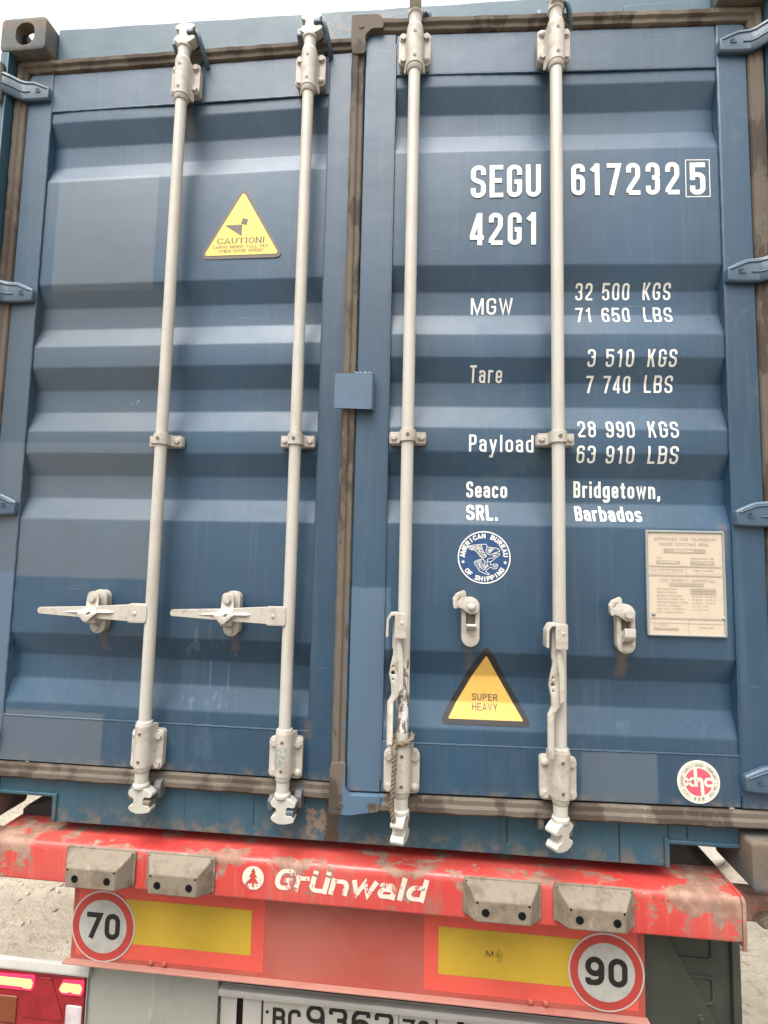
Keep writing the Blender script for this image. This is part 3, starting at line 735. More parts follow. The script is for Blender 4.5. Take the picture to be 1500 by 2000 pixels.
def catch_open(parent, x, z0, z1, lug):
    b = MB()
    win = rrect(x - .0125, x + .0125, z0 + .060, z0 + .092, .002, 2)
    b.add(plate_me([stadium(x, z0, z1, .0245), win], -.026, -.002, .002))
    if lug:
        b.prism(rpoly([(-.024, z0 + .028), (-.044, z0 + .036), (-.052, z0 + .048), (-.052, z0 + .070), (-.045, z0 + .070), (-.042, z0 + .054), (-.024, z0 + .046)], .004, 2), x - .014, x + .014, 'x')
        b.hexbolt(x, -.0255, z0 + .0155, .0095, .006)
    else:
        b.prism(rpoly([(-.024, z0 + .042), (-.040, z0 + .052), (-.046, z0 + .058), (-.043, z0 + .064), (-.024, z0 + .060)], .003, 2), x - .013, x + .013, 'x')
    o = b.build('handle_catch', CREAM2, parent, .0012, 2, 40)
    MB().box(x - .0123, x + .0123, -.0115, -.0035, z0 + .060, z0 + .092).build('window_back', COVER, o)
    f = MB(); px, pz = x + .001, z1 - .026
    pts = rpoly([(.020, .010), (.018, -.016), (-.004, -.019), (-.024, -.006), (-.034, -.002), (-.044, -.006), (-.049, .002), (-.050, .024), (-.043, .036), (-.021, .046), (-.016, .040), (-.014, .026), (.006, .019)],
                [.014, .014, .012, .01, .006, .004, .006, .008, .006, .004, .004, .012, .012], 5)
    slot = rpoly([(-.039, .014), (-.036, .016), (-.028, .029), (-.031, .028)], .001, 2)
    f.add(plate_me([[(px + p[0], pz + p[1]) for p in pts], [(px + p[0], pz + p[1]) for p in slot]], -.038, -.0305, .0012))
    f.prism(rpoly([(px - .050, pz + .000), (px - .044, pz - .006), (px - .040, pz + .004), (px - .046, pz + .026), (px - .052, pz + .024)], .003, 2), -.050, -.036)
    (f.hexbolt if lug else f.dome)(px, -.0378, pz, .0115, .009)
    f.cyl((px, -.004, pz), (px, -.036, pz), .012, 16)
    f.build('latch_flap', CREAM2, o, .0008, 2, 40)
    return o
def handle_closed(parent, x0):
    """bar to the left of the rod; x0 = rod axis"""
    dz = .006 if x0 > -.3 else 0
    b = MB(); P = [(x0 - .022, .664), (x0 - .075, .664), (x0 - .20, .655), (x0 - .345, .6485), (x0 - .350, .643), (x0 - .3495, .634), (x0 - .345, .630), (x0 - .20, .6225), (x0 - .075, .617), (x0 - .022, .617)]
    b.prism([(p[0], p[1] + dz) for p in rpoly(P, .004, 3)], -.060, -.050)
    # swelling rib where the latch grips
    R0 = [(x0 - .28, .6365), (x0 - .205, .6475), (x0 - .125, .6475), (x0 - .105, .641), (x0 - .125, .632), (x0 - .205, .630)]
    c = b.bm.verts.new((x0 - .19, -.068, .639 + dz)); c2 = b.bm.verts.new((x0 - .12, -.068, .640 + dz)); V = [b.bm.verts.new((p[0], -.0595, p[1] + dz)) for p in R0]
    for tri in ((V[0], V[1], c), (V[1], V[2], c2, c), (V[2], V[3], c2), (V[3], V[4], c2), (V[4], V[5], c, c2), (V[5], V[0], c)): b.bm.faces.new(tri)
    o = b.build('door_handle', CREAM2, parent, .0015, 2, 40)
    h = MB(); me = plate_me([rrect(x0 - .062, x0 - .004, .614 + dz, .668 + dz, .008)], -.070, -.062, .001); h.add(me)
    h.prism(rpoly([(-.0695, .668), (-.046, .668), (-.036, .660), (-.036, .640), (-.042, .640), (-.046, .660), (-.062, .664)], .003, 2), x0 - .060, x0 - .006, 'x')
    h.dome(x0 - .040, -.0695, .640 + dz, .007, .003)
    h.build('handle_hub', CREAM2, o, .0008, 2, 40)
    return o
def handle_hanging(parent, x, zt):
    """loose handle hanging from its hub; x = rod axis, zt = top of hub"""
    o_ = [(-.030, -.008), (-.006, -.008), (-.006, -.075), (-.002, -.100), (.001, -.128), (.001, -.200), (-.006, -.208), (-.016, -.222), (-.024, -.232), (-.024, -.345), (-.040, -.345), (-.040, -.232),
          (-.036, -.226), (-.030, -.212), (-.031, -.190), (-.037, -.160), (-.034, -.140), (-.028, -.112), (-.027, -.100), (-.030, -.090)]
    O = [(x + p[0], zt + p[1]) for p in rpoly(o_, .010, 3)]
    hl = [circ(x - .0265, zt - .157 + d, rr, 16) for d, rr in ((0, .0052), (.0165, .0022), (-.0165, .0022))]
    b = MB(); b.add(plate_me([O] + hl, -.085, -.075, .0012))
    b.prism(rpoly([(x - .008, zt - .075), (x - .004, zt - .10), (x + .0, zt - .128), (x + .0, zt - .195), (x - .012, zt - .205), (x - .0135, zt - .128), (x - .018, zt - .100), (x - .018, zt - .02), (x - .008, zt - .02)], .003, 2), -.094, -.083)
    o = b.build('door_handle', CREAM2, parent, .001, 2, 40)
    h = MB(); h.add(plate_me([rrect(x - .024, x + .007, zt - .066, zt, .006)], -.103, -.097, .001))
    h.prism(rpoly([(x - .047, zt - .062), (x - .0455, zt - .018), (x - .036, zt - .002), (x - .020, zt - .0005), (x - .014, zt - .003), (x - .014, zt - .009), (x - .022, zt - .006), (x - .034, zt - .009), (x - .040, zt - .020), (x - .0405, zt - .062)], .002, 2), -.102, -.062)
    h.dome(x - .005, -.1025, zt - .026, .0055, .002)
    h.build('handle_hub', CREAM2, o, .0006, 2, 40)
    return o

def door(side):
    if side < 0: U = lambda u: -u
    else: U = lambda u: u - HX
    mat = BLUE_L if side < 0 else BLUE_R
    b = MB()
    uin = .016 if side < 0 else .013
    zlo, zhi = .182, 2.4235
    so = [(SO, zlo), (1.1435, zlo), (1.1435, zhi), (SO, zhi)]
    rr = [0, .018, .018, 0]
    b.prism([(U(p[0]), p[1]) for p in rpoly(so, rr, 5)], -.006, .045)
    si = [(SI, zhi), (uin, zhi), (uin, zlo), (SI, zlo)]
    b.prism([(U(p[0]), p[1]) for p in rpoly(si, [0, .018, .018, 0] if side > 0 else [0, .002, .002, 0], 5)], -.006, .045)
    b.box(min(U(SI + .0005), U(SO - .0005)), max(U(SI + .0005), U(SO - .0005)), -.0035, .045, ZT, zhi - .0005)
    b.box(min(U(SI + .0005), U(SO - .0005)), max(U(SI + .0005), U(SO - .0005)), -.0035, .045, zlo + .0005, ZB)
    d = b.build('door', mat, box, .0035, 3, 40, label='left door, closed, with a grey touched-up area' if side < 0 else 'right door, ajar, covered in white lettering')
    # weld beads
    for z in (ZT - .001, ZB + .001): MB().tube([(U(SI + i * (SO - SI) / 60), -.0022 + .0003 * math.sin(i * 2.1), z + .0003 * math.sin(i * 1.7)) for i in range(61)], .0030, 8).build('weld_bead', mat, d)
    for u in (SI, SO): MB().tube([(U(u) + .0006 * math.sin(i * 1.9), -.0035, ZB - .10 + i * (ZT - ZB + .2) / 90) for i in range(91)], .0030, 6).build('weld_bead', mat, d)
    # corrugated infill
    pb = MB(); NX = 48; A = []
    x0, x1 = U(SI + .0008), U(SO - .0008)
    for i in range(NX + 1):
        x = x0 + (x1 - x0) * i / NX; xx = x if side > 0 else x - HX + 1.1664 + .0086
        if side < 0: xx = -.117 - (1.066 - .107) * i / NX
        A.append([pb.bm.verts.new((x, y + dent(xx, z), z)) for (y, z) in RP])
    for i in range(NX):
        for j in range(len(RP) - 1):
            pb.bm.faces.new((A[i][j], A[i + 1][j], A[i + 1][j + 1], A[i][j + 1]))
    bmesh.ops.recalc_face_normals(pb.bm, faces=pb.bm.faces)
    me_o = pb.build('corrugated_panel', mat, d, smooth=50)
    if sum(p.normal.y for p in me_o.data.polygons) > 0: me_o.data.flip_normals()
    # rubber seal
    pr = [(.0, .004), (.0, -.004), (.004, -.011), (.017, -.0115), (.020, -.016), (.023, -.0185), (.036, -.019), (.045, -.006), (.046, .006)]
    if side < 0:
        stn = [(0.008, 2.4265, 0, 1)] + [(u, 2.4265, 0, 1) for u in (.3, .6, .9)] + [(1.1465, 2.4265, 1, 1)] + [(1.1465, z, 1, 0) for z in (1.9, 1.3, .7)] + [(1.1465, .1780, 1, -1)] + [(u, .1780, 0, -1) for u in (.9, .6, .3)] + [(0.008, .1780, 0, -1)]
        gb = gasket([(U(u), z, -du, dz) for (u, z, du, dz) in stn], pr, False)
    else:
        stn = [(.011, 2.4265, -.9, 1), (.4, 2.4265, 0, 1), (.8, 2.4265, 0, 1), (1.1465, 2.4265, 1, 1), (1.1465, 1.6, 1, 0), (1.1465, .9, 1, 0), (1.1465, .1780, 1, -1), (.8, .1780, 0, -1), (.4, .1780, 0, -1), (.011, .1780, -.9, -1)]
        gb = gasket([(U(u), z, du, dz) for (u, z, du, dz) in stn], pr, True)
        gb.prism([(U(p[0]), p[1]) for p in rpoly([(-.031, 2.475), (-.031, 2.385), (-.024, 2.345), (.0115, 2.345), (.0125, 2.405), (.030, 2.428), (.070, 2.428), (.062, 2.468), (.048, 2.476)], [.006, .02, .01, .01, .02, .02, .01, .02, .01], 4)], -.0215, -.004)
        gb.prism([(U(p[0]), p[1]) for p in rpoly([(-.031, .128), (-.031, .245), (-.024, .262), (.0115, .262), (.0125, .196), (.024, .178), (.11, .178), (.105, .138), (.06, .132), (.03, .126)], [.006, .01, .01, .01, .02, .012, .01, .01, .01, .01], 4)], -.0215, -.004)
        for zz in (2.436, .150):
            gb.cyl((U(.000), -.020, zz), (U(.000), -.0235, zz), .0085, 16)
    gb.build('rubber_seal', GASK if side < 0 else GASKR, d, .0012, 2, 30)
    for zz in (2.345, 1.640, .948, .252): hinge(d, U, side, zz)
    # bars and fittings
    for i, u in enumerate((.5763, .1641)):
        x = U(u)
        if side < 0: rod(d, x, True, CREAM)
        else: rod(d, x, False, RODW, (0, -1), (-.25, -.968) if i == 1 else (-.80, -.60))
        bracket(d, x, 2.291, 2.396, 2.264, 2.385, (2.2818, 2.3584), 'low')
        bracket(d, x, .194, .306, .211, .3257, (.2291, .305), 'low', 'bracket smeared with green blue paint' if side < 0 and i == 1 else None)
        MB().lathe((x, RY, .3250), (0, 0, 1), [(-.002, .0235), (.006, .0232), (.010, .0215), (.012, .018)]).build('bush_ring', CREAM2, d)
        MB().lathe((x, RY, 2.3845), (0, 0, 1), [(-.002, .0245), (.008, .0225), (.012, .019)]).build('bush_ring', CREAM2, d)
        guide(d, x, 1.157)
        if side < 0:
            handle_closed(d, x)
            catch_closed(d, (-.7550, -.3415)[i], (.5735, .579)[i], (.7035, .711)[i])
        else:
            handle_hanging(d, x, .676 if i == 1 else .660)
            if i == 1: catch_open(d, U(.3448), .5815, .7155, False)
            else: catch_open(d, U(.7600), .5755, .7075, True)
    return d
DL = door(-1)
DR = door(1); DR.location = (HX, 0, 0); DR.rotation_euler = (0, 0, TH)

# caution triangle on the left door
def tri(cx, zb, w_, h_, r): return rpoly([(cx - w_ / 2, zb), (cx + w_ / 2, zb), (cx, zb + h_)], r, 6)
cs = MB(); cs.add(plate_me([tri(-.3758, 1.750, .280, .243, .020)], -.0012, -.0002)); cs = cs.build('caution_sticker', BORDER, DL, smooth=0)
ink('sticker_face', poly_quads([tri(-.3758, 1.7615, .245, .211, .008)]), YELL, cs, -.0012)
q = text_quads('CAUTION!', -.4560, 1.7985, .0205, -.3000, .85, .22, .14, .10, 0, .07)
q += text_quads('CARGO MIGHT FALL OUT', -.4700, 1.7835, .0105, -.2860, .8, .19, .14, .11, 0, .07)
q += text_quads('WHEN DOOR OPENS', -.4520, 1.7700, .0105, -.3030, .8, .19, .14, .11, 0, .07)
ink('lettering', q, BROWNINK, cs, -.0015)
ink('falling_cargo_symbol', poly_quads([[(-.4320, 1.8610), (-.3760, 1.8620), (-.3765, 1.8240)], [(-.3750, 1.8840), (-.3805, 1.8650), (-.3620, 1.8600), (-.3570, 1.8785)]]), BORDER, cs, -.0016)

# white lettering of the right door
X = lambda u: u - HX
def line(s, u0, u1, z, H=.0485, w_=.44, t=.145, gap=.15): return text_quads(s, X(u0), z, H, X(u1), w_, t, gap)
ink('lettering', line('SEGU', .3385, .5442, 1.8905, .1025, .44, .138, .11), WHITE, DR); ink('lettering', line('617232', .6325, .9440, 1.8937, .0995, .46, .140, .16), WHITE, DR)
q = line('5', .9738, 1.0175, 1.8920, .0985, .44, .15)
bx = [(.9612, 1.0312, 1.9975, 2.0000), (.9612, 1.0312, 1.8845, 1.8870), (.9612, .9636, 1.8871, 1.9974), (1.0288, 1.0312, 1.8871, 1.9974)]
q += poly_quads([[(X(a), c), (X(b_), c), (X(b_), d_), (X(a), d_)] for a, b_, c, d_ in bx])
ink('check_digit', q, WHITE, DR)
ink('lettering', line('42G1', .3370, .5347, 1.7425, .0995, .46, .140, .15), WHITE, DR)
for a in (('MGW', .3447, .4680, 1.5445, .0505), ('32 500', .6505, .8065, 1.5868), ('KGS', .8450, .9245, 1.5875), ('71 650', .6500, .8055, 1.5155), ('LBS', .8450, .9260, 1.5163),
          ('Tare', .3423, .4360, 1.3355, .0465), ('3 510', .6757, .8050, 1.3778), ('KGS', .8440, .9250, 1.3783), ('7 740', .6775, .8035, 1.3065), ('LBS', .8425, .9227, 1.3082),
          ('Payload', .3393, .5215, 1.1248, .0495), ('28 990', .6460, .8030, 1.1700), ('KGS', .8412, .9242, 1.1710), ('63 910', .6430, .8020, 1.0978), ('LBS', .8397, .9225, 1.0984),
          ('Seaco', .3358, .4528, .9962, .0470, .42, .150, .12), ('SRL.', .3350, .4235, .9297, .0450, .44, .165, .11),
          ('Bridgetown,', .6409, .8820, 1.0008, .0475, .42, .150, .12), ('Barbados', .6400, .8235, .9328, .0435, .42, .165, .11)):
    a = list(a) + [.0485, .43, .122, .17][len(a) - 4:]
    for wq in words(a[0], X(a[1]), a[3], a[4], X(a[2]), a[5], a[6], a[7]): ink('lettering', wq, WHITE, DR)

# round classification emblem
ec, ez = X(.3838), .8250
em = MB(); em.add(plate_me([circ(ec, ez, .0740, 64)], -.0010, -.0002)); em = em.build('round_emblem', ABSB, DR, smooth=0)
q = ringq(ec, ez, .0700, .0735)
q += ring_text('AMERICAN BUREAU', ec, ez, .0600, .0135, 176, 7, .80, .23)
q += ring_text('OF SHIPPING', ec, ez, .0600, .0135, 219, 325, .80, .23, True)
for a in (193, 347):
    sx, sz = ec + .060 * math.cos(rad(a)), ez + .060 * math.sin(rad(a))
    q.append((0, [Vector((sx + (.0060 if k % 2 == 0 else .0026) * math.sin(k * math.pi / 5), sz + (.0060 if k % 2 == 0 else .0026) * math.cos(k * math.pi / 5))) for k in range(10)]))
S = .147 / 1095.0      # picture units of the emblem drawing -> metres
def E(pts, wd=.0016):
    pp = [(ec + (px - 700) * S, ez - (py - 740) * S) for px, py in pts]
    return [(1, qq) for qq in stroke_quads([tuple(p) for p in pp], wd / 2, wd / 2, lambda p: p)]
for P in ([(640, 470), (740, 465), (760, 500), (750, 560), (735, 620), (770, 665), (830, 685), (880, 665), (920, 640), (1020, 610), (1015, 580), (960, 545), (915, 540), (760, 525)],
          [(640, 470), (545, 480), (470, 490), (380, 515), (375, 540), (420, 585), (500, 590), (550, 630), (600, 700), (655, 755), (700, 745), (750, 715), (700, 650), (660, 560), (640, 470)],
          [(390, 525), (640, 500)], [(400, 550), (645, 530)], [(430, 570), (655, 555)], [(520, 590), (660, 580)], [(560, 630), (680, 610)], [(580, 660), (695, 640)], [(605, 700), (710, 670)], [(630, 725), (730, 700)], [(560, 480), (610, 640)],
          [(770, 570), (910, 560)], [(770, 600), (890, 580)], [(775, 630), (860, 605)], [(800, 655), (840, 550)], [(830, 640), (870, 550)], [(1025, 655), (1020, 680), (960, 730), (890, 790), (840, 830), (760, 830), (770, 780), (830, 750), (900, 750)], [(870, 665), (1025, 655)], [(880, 700), (960, 690)], [(880, 720), (940, 715)],
          [(690, 770), (600, 790), (495, 835), (510, 890), (560, 945), (600, 1020), (690, 1065), (790, 1100), (815, 1085), (730, 1030), (760, 990), (830, 940), (910, 975), (955, 970), (985, 900), (970, 870), (890, 880), (840, 900), (830, 840)],
          [(520, 850), (640, 800)], [(540, 880), (650, 820)], [(560, 910), (660, 850)], [(590, 930), (690, 880)], [(600, 970), (720, 900)], [(640, 990), (760, 900)], [(680, 1010), (790, 900)], [(700, 840), (730, 960)], [(760, 850), (780, 940)], [(890, 900), (940, 950)], [(680, 780), (740, 850)], [(600, 860), (620, 960)], [(880, 930), (970, 900)], [(700, 1000), (740, 960)]):
    q += E(P)
ink('emblem_print', q, WHITE, em, -.0010)

# heavy load triangle
hc = X(.3920)
hs = MB(); hs.add(plate_me([tri(hc, .3655, .258, .2235, .016)], -.0042, -.0002))
def drape(me_o, lift):
    """lay a thin sheet on the corrugation"""
    bm = bmesh.new(); bm.from_mesh(me_o)
    for zb in ZBREAK:
        bmesh.ops.bisect_plane(bm, geom=bm.verts[:] + bm.edges[:] + bm.faces[:], plane_co=(0, 0, zb), plane_no=(0, 0, 1))
    for v in bm.verts: v.co.y = prof(v.co.z, v.co.x) - lift - (0.0004 if v.co.y < -.002 else 0)
    bm.to_mesh(me_o); bm.free()
hs = hs.build('heavy_load_sticker', BLACK, DR, smooth=0); drape(hs.data, .0005)
q = poly_quads([tri(hc, .3795, .206, .1755, .003)])
o = ink('sticker_face', q, ORNG, hs); o.location.y = -.0006
q = text_quads('SUPER', X(.3563), .4268, .0185, X(.4270), .72, .15, .16) + text_quads('HEAVY', X(.3560), .4015, .0180, X(.4265), .74, .14, .14)
o = ink('lettering', q, SCREW, hs); o.location.y = -.0012

# round maker's sticker
cc, cz = X(.9493), .2455
mk = MB(); mk.add(plate_me([circ(cc, cz, .0548, 64)], -.0052, -.0033)); mk = mk.build('round_sticker', CREAMP, DR, smooth=0)
ink('emblem_ground', [disc(cc, cz, .0352)], PINK, mk, -.0052)
K = .1096 / 975.0
def kp(pts): return [(cc + (px - 718) * K, cz - (py - 645) * K) for px, py in pts]
q = []
for P, wd in (([(635, 300), (655, 750)], 75), ([(675, 640), (690, 575, 60), (780, 575, 60), (790, 700), (805, 980)], 75),
              ([(1030, 600), (1000, 565, 40), (870, 565, 90), (870, 720, 90), (1000, 720, 40), (1030, 690)], 62), ([(600, 560), (540, 575), (490, 645), (540, 715), (600, 735)], 55), ([(400, 575), (440, 585), (500, 645), (440, 705), (410, 725)], 60)):
    pp = [tuple(kp([p[:2]])[0]) + ((p[2] * K,) if len(p) > 2 else ()) for p in P]
    q += [(2, qq) for qq in stroke_quads(pp, wd * K / 2, wd * K / 2, lambda p: (p[0], p[1]))]
ink('emblem_print', q, CREAMP, mk, -.0055)
q = ringq(cc, cz, .0485, .0490) + ring_text('CXIC GROUP CONTAINERS COMPANY LIMITED', cc, cz, .0432, .0070, 233, -50, .62, .13)
for a in (-104, -90, -76):
    ox, oz = cc + .0432 * math.cos(rad(a)), cz + .0432 * math.sin(rad(a))
    for P in (((-.003, .0028), (.003, .0028)), ((-.0032, 0), (.0032, 0)), ((-.003, -.0028), (.003, -.0028)), ((-.0012, .0034), (-.0012, -.0034)), ((.0016, .0034), (.0016, -.0030))):
        q += [(1, z) for z in stroke_quads([(ox + P[0][0], oz + P[0][1]), (ox + P[1][0], oz + P[1][1])], .00042, .00042, lambda p: p)]
ink('lettering', q, BROWNINK, mk, -.0054)

# data plate
pf = MB(); pf.add(plate_me([rrect(X(.8245), X(1.0350), .6235, .9105, .005), rrect(X(.8305), X(1.0290), .6275, .9045, .003)], -.0075, -.0002, .0012)); pf = pf.build('data_plate', TEALF, DR, smooth=30)
pl = MB(); pl.box(X(.8300), X(1.0295), -.0042, -.0005, .6270, .9050); pl = pl.build('plate_sheet', PLATEC, pf)
px = lambda v: X(.8305 + (v - 180) / 1090.0 * .1985); pz = lambda v: .9045 - (v - 150) / 1510.0 * .277
def pt(s, a, b_, base, H, t=.13): return text_quads(s, px(a), pz(base), H * .277 / 1510, px(b_), .7, t, .22)
def bar(a, b_, c, d_): return (0, [Vector((px(a), pz(c))), Vector((px(b_), pz(c))), Vector((px(b_), pz(d_))), Vector((px(a), pz(d_)))])
q = pt('APPROVED FOR TRANSPORT', 275, 1200, 272, 48) + pt('UNDER CUSTOMS SEAL', 345, 1085, 345, 46)
q += [bar(415, 1030, 390, 455), bar(300, 650, 570, 618), bar(800, 1150, 570, 625), bar(195, 1255, 645, 668), bar(195, 1255, 778, 805), bar(485, 985, 900, 948), bar(790, 1165, 975, 1013), bar(790, 1165, 1020, 1060), bar(195, 1255, 1415, 1438), bar(195, 1255, 1490, 1497), bar(738, 744, 680, 775), bar(750, 756, 1440, 1640), bar(240, 605, 1560, 1598)]
q += pt('TYPE', 300, 372, 540, 26) + pt("MANUFACTURER'S NO", 800, 1140, 545, 26) + pt('CSC SAFETY APPROVAL', 350, 1160, 885, 46)
for i, (a, b2) in enumerate((('DATE MANUFACTURED', 595), ('IDENTIFICATION NO', 580), ('MAXIMUM GROSS MASS', 655), ('ALLOWABLE STACKING LOAD', 690), ('TRANSVERSE RACKING TEST FORCE', 750), ('END WALL STRENGTH', 660), ('SIDE WALL STRENGTH', 720), ('FIRST EXAMINATION DATE', 680))): q += pt(a, 300, b2, 1003 + i * 49, 25)
for i in range(5): q += pt('00 000 KG' if i < 3 else '0.40 PG', 815, 955 if i < 3 else 1040, 1105 + i * 49, 25)
for i in range(3): q += pt('00 000 LB', 1010, 1155, 1105 + i * 49, 25)
q += pt('TIMBER COMPONENT TREATMENT', 215, 700, 715, 24) + pt('IMMUNITY', 215, 690, 755, 24) + pt('TIMBER TREATMENT', 830, 1140, 720, 24) + pt('IM', 790, 1240, 762, 18) + pt('OWNER', 245, 440, 1535, 24) + pt('SEACO SRL', 915, 1115, 1560, 26)
ink('plate_print', q, PLATEI, pl, -.0042)
for a in (('USA250443', 555, 440, .0062, 850), ('CX4440BBN', 350, 608, .0050, 600), ('CX71234', 900, 612, .0050, 1100)): ink('bar_print', text_quads(a[0], px(a[1]), pz(a[2]), a[3], px(a[4]), .6, .15, .2), PLATEL, pl, -.0046)
for (a, c) in ((245, 1365), (1270, 1408)): MB().dome(px(a), -.004, pz(c), .0058, .004).build('rivet', TEALF, pf, 0, 2, 60)

# overlap plate across the seam
sp = MB(); sp.prism(rpoly([(X(-.0467), 1.2395), (X(.0605), 1.2370), (X(.0605), 1.3420), (X(-.0467), 1.3405)], .006, 3), -.0340, -.0275)
sp.box(X(.020), X(.0585), -.0276, -.004, 1.241, 1.3400)
sp.tube([(X(.006 + .055 * i / 14), -.027 + .002 * math.sin(i * 2), 1.3425 + .0015 * math.sin(i * 1.7)) for i in range(15)], .0055, 6)
sp.tube([(X(.0610 + .001 * math.sin(i * 2)), -.022, 1.237 + .106 * i / 14) for i in range(15)], .0055, 6)
sp.build('overlap_plate', BLUE_P, DR, .0015, 2, 40)

# ---- frame of the box
def casting(x0, z0, sx):
    """corner block; sx = -1 left, +1 right"""
    b = MB(); b.add(plate_me([rrect(x0, x0 + .162, z0, z0 + .118, .016 if sx < 0 else .012)], -.0507, .127, .005)); me = bpy.data.meshes.new('c'); b.bm.to_mesh(me)
    def mb_mesh(f):
        k = MB(); f(k); m_ = bpy.data.meshes.new('k'); k.bm.to_mesh(m_); k.bm.free(); return m_
    top = z0 > 1
    cut = [mb_mesh(lambda k: k.box(x0 + .026, x0 + .136, -.024, .100, z0 + .026, z0 + .092)),
           mb_mesh(lambda k: k.prism(rrect(x0 + .054, x0 + .121, z0 + .018, z0 + .099, .031, 8), -.07, -.01)),
           mb_mesh(lambda k: k.prism(rrect(.01, .098, z0 + .026, z0 + .090, .030, 8), x0 - .02 if sx < 0 else x0 + .12, x0 + .05 if sx < 0 else x0 + .19, 'x')),
           mb_mesh(lambda k: k.prism(rrect(x0 + .045, x0 + .117, -.014, .102, .030, 8), z0 + .07 if top else z0 - .02, z0 + .14 if top else z0 + .05, 'z'))]
    m2 = bool_cut(me, cut)
    return link('corner_casting', m2, RUSTC, box, .002, 2, 35)
for (x0, sx) in ((-1.2235, -1), (1.057, 1)):
    casting(x0, 2.473, sx); casting(x0, 0.0, sx)
for s in (-1, 1):
    b = MB(); b.box(min(s * 1.190, s * 1.2185), max(s * 1.190, s * 1.2185), -.0490, .13, .1185, 2.4725)
    b.box(min(s * 1.140, s * 1.1898), max(s * 1.140, s * 1.1898), .020, .13, .1185, 2.4725)
    for zz in (2.345, 1.640, .948, .252): b.prism([(s * 1.196, -.062 + .02), (s * 1.196, .03), (s * 1.2003, .03), (s * 1.2003, -.062 + .02)], zz - .065, zz - .030, 'z')
    b.build('corner_post', BLUE_F, box, .003, 2)
    b = MB(); n = 90; P = []
    for i in range(n):
        y = .14 + i * .13; P += [(s * 1.212, y), (s * 1.212, y + .04), (s * 1.178, y + .065), (s * 1.178, y + .105)]
    P += [(s * 1.212, 11.9), (s * 1.16, 11.9), (s * 1.16, .14)]
    b.prism(P, .16, 2.50, 'z'); b.build('side_wall', BLUE_F, box)
    b = MB(); b.box(min(s * 1.15, s * 1.215), max(s * 1.15, s * 1.215), .13, 12.0, 2.50, 2.575); b.build('top_rail', BLUE_F, box, .004)
    b = MB(); b.box(min(s * 1.17, s * 1.215), max(s * 1.17, s * 1.215), .13, 12.0, .075, .16); b.build('bottom_rail', BLUE_F, box, .004)
b = MB()
hp = [(-1.0565, 2.4275), (1.0565, 2.4275), (1.0565, 2.566), (.45, 2.5685)] + [(.45 - i * 1.48 / 30, 2.5685 + .0235 * i / 30 + .0012 * math.sin(i * 1.3)) for i in range(1, 31)] + [(-1.0565, 2.5925)]
b.prism(hp, -.001, .12)
b.box(.800, 1.050, -.006, -.0011, 2.478, 2.515)
b.build('header', BLUE_F, box, .004, 3)
b = MB(); b.box(-1.149, 1.149, .121, 12.0, 2.545, 2.568); b.build('roof', BLUE_F, box)
# sill with its two cut-outs
b = MB(); zc_ = .080
b.prism([(-.879, .011), (.879, .016), (.879, .072), (.884, .076), (1.0565, .076), (1.0565, .150), (-1.0565, .150), (-1.0565, zc_ + .003), (-.884, zc_ + .003), (-.879, zc_ - .003)], .004, .030)
for (xa, xb) in ((-.8790, -.8660), (.8660, .8790)): b.box(xa, xb, -.003, .05, .0125 if xa < 0 else .0165, zc_ + .012)
b.box(-1.0560, -.8665, -.0025, .05, zc_ + .0035, zc_ + .0135); b.box(.8665, 1.0560, -.0025, .05, .0765, .0870)
b.build('door_sill', BLUE_F, box, .0025, 2)
b = MB(); b.box(-1.168, 1.168, .14, 11.9, .120, .160)
for i in range(30):
    y = .25 + i * .38; b.box(-1.165, 1.165, y, y + .05, .05, .1195)
b.build('underframe', DARKST, box)
KEEPB = worn('grimy blue grey keeper', (0.075, 0.095, 0.115), (0.17, 0.125, 0.085), 0.7, 26, 0.42, 0.62, 0.85); KEEPT = worn('chipped blue keeper', (0.040, 0.075, 0.105), (0.13, 0.16, 0.17), 0.55, 30, 0.5, 0.65, 0.7)
# keepers welded to header and sill
def keeper(x, z, up, mat, y=-.002):
    s = 1 if up else -1; b = MB()
    P = rpoly([(y, z + s * .044), (y - .060, z + s * .042), (y - .068, z + s * .036), (y - .068, z + s * .026), (y - .058, z + s * .022), (y - .046, z + s * .026), (y - .010, z + s * .024), (y - .006, z - s * .022), (y, z - s * .026)], .003, 2)
    b.prism(P, x + .014, x + .036, 'x')
    if up:
        b.prism(rpoly([(y, z + .064), (y - .045, z + .060), (y - .052, z + .052), (y - .040, z + .040), (y, z + .040)], .003, 2), x + .020, x + .034, 'x')
        C = [(.036, .046, -.050), (.044, .034, -.052), (.050, .016, -.046), (.055, -.004, -.034), (.058, -.022, -.018), (.059, -.034, .000)]
        b.tube([(x + c[0], y + c[2], z + c[1]) for c in C], .0080, 8)
    else:
        b.prism(rpoly([(y, z + .020), (y - .034, z + .016), (y - .042, z + .002), (y - .036, z - .030), (y, z - .034)], .005, 3), x + .030, x + .050, 'x')
    b.prism(rpoly([(y, z + s * .048), (y - .040, z + s * .040), (y - .044, z + s * .012), (y - .030, z + s * .006), (y, z - s * .004)], .004, 2), x - .045, x - .030, 'x')
    b.box(x - .046, x + .034, y - .006, y + .004, min(z - s * .004, z - s * .024), max(z - s * .004, z - s * .024))
    return b.build('cam_keeper', mat, box, .0015, 2, 40)
for x in (-.5763, -.1641, .1641, .5763):
    keeper(x, 2.443, True, KEEPT)
    if abs(x - .1641) > .01: keeper(x, .146, False, KEEPB, .003)
b = MB(); b.lathe((.208, .006, .140), (0, -1, 0), [(0, .021), (.05, .021), (.054, .019), (.055, .005)], 20); b.bm.transform(Matrix.Diagonal((1, 1, 1, 1)))
for v in b.bm.verts: v.co.z = .140 + (v.co.z - .140) * .42
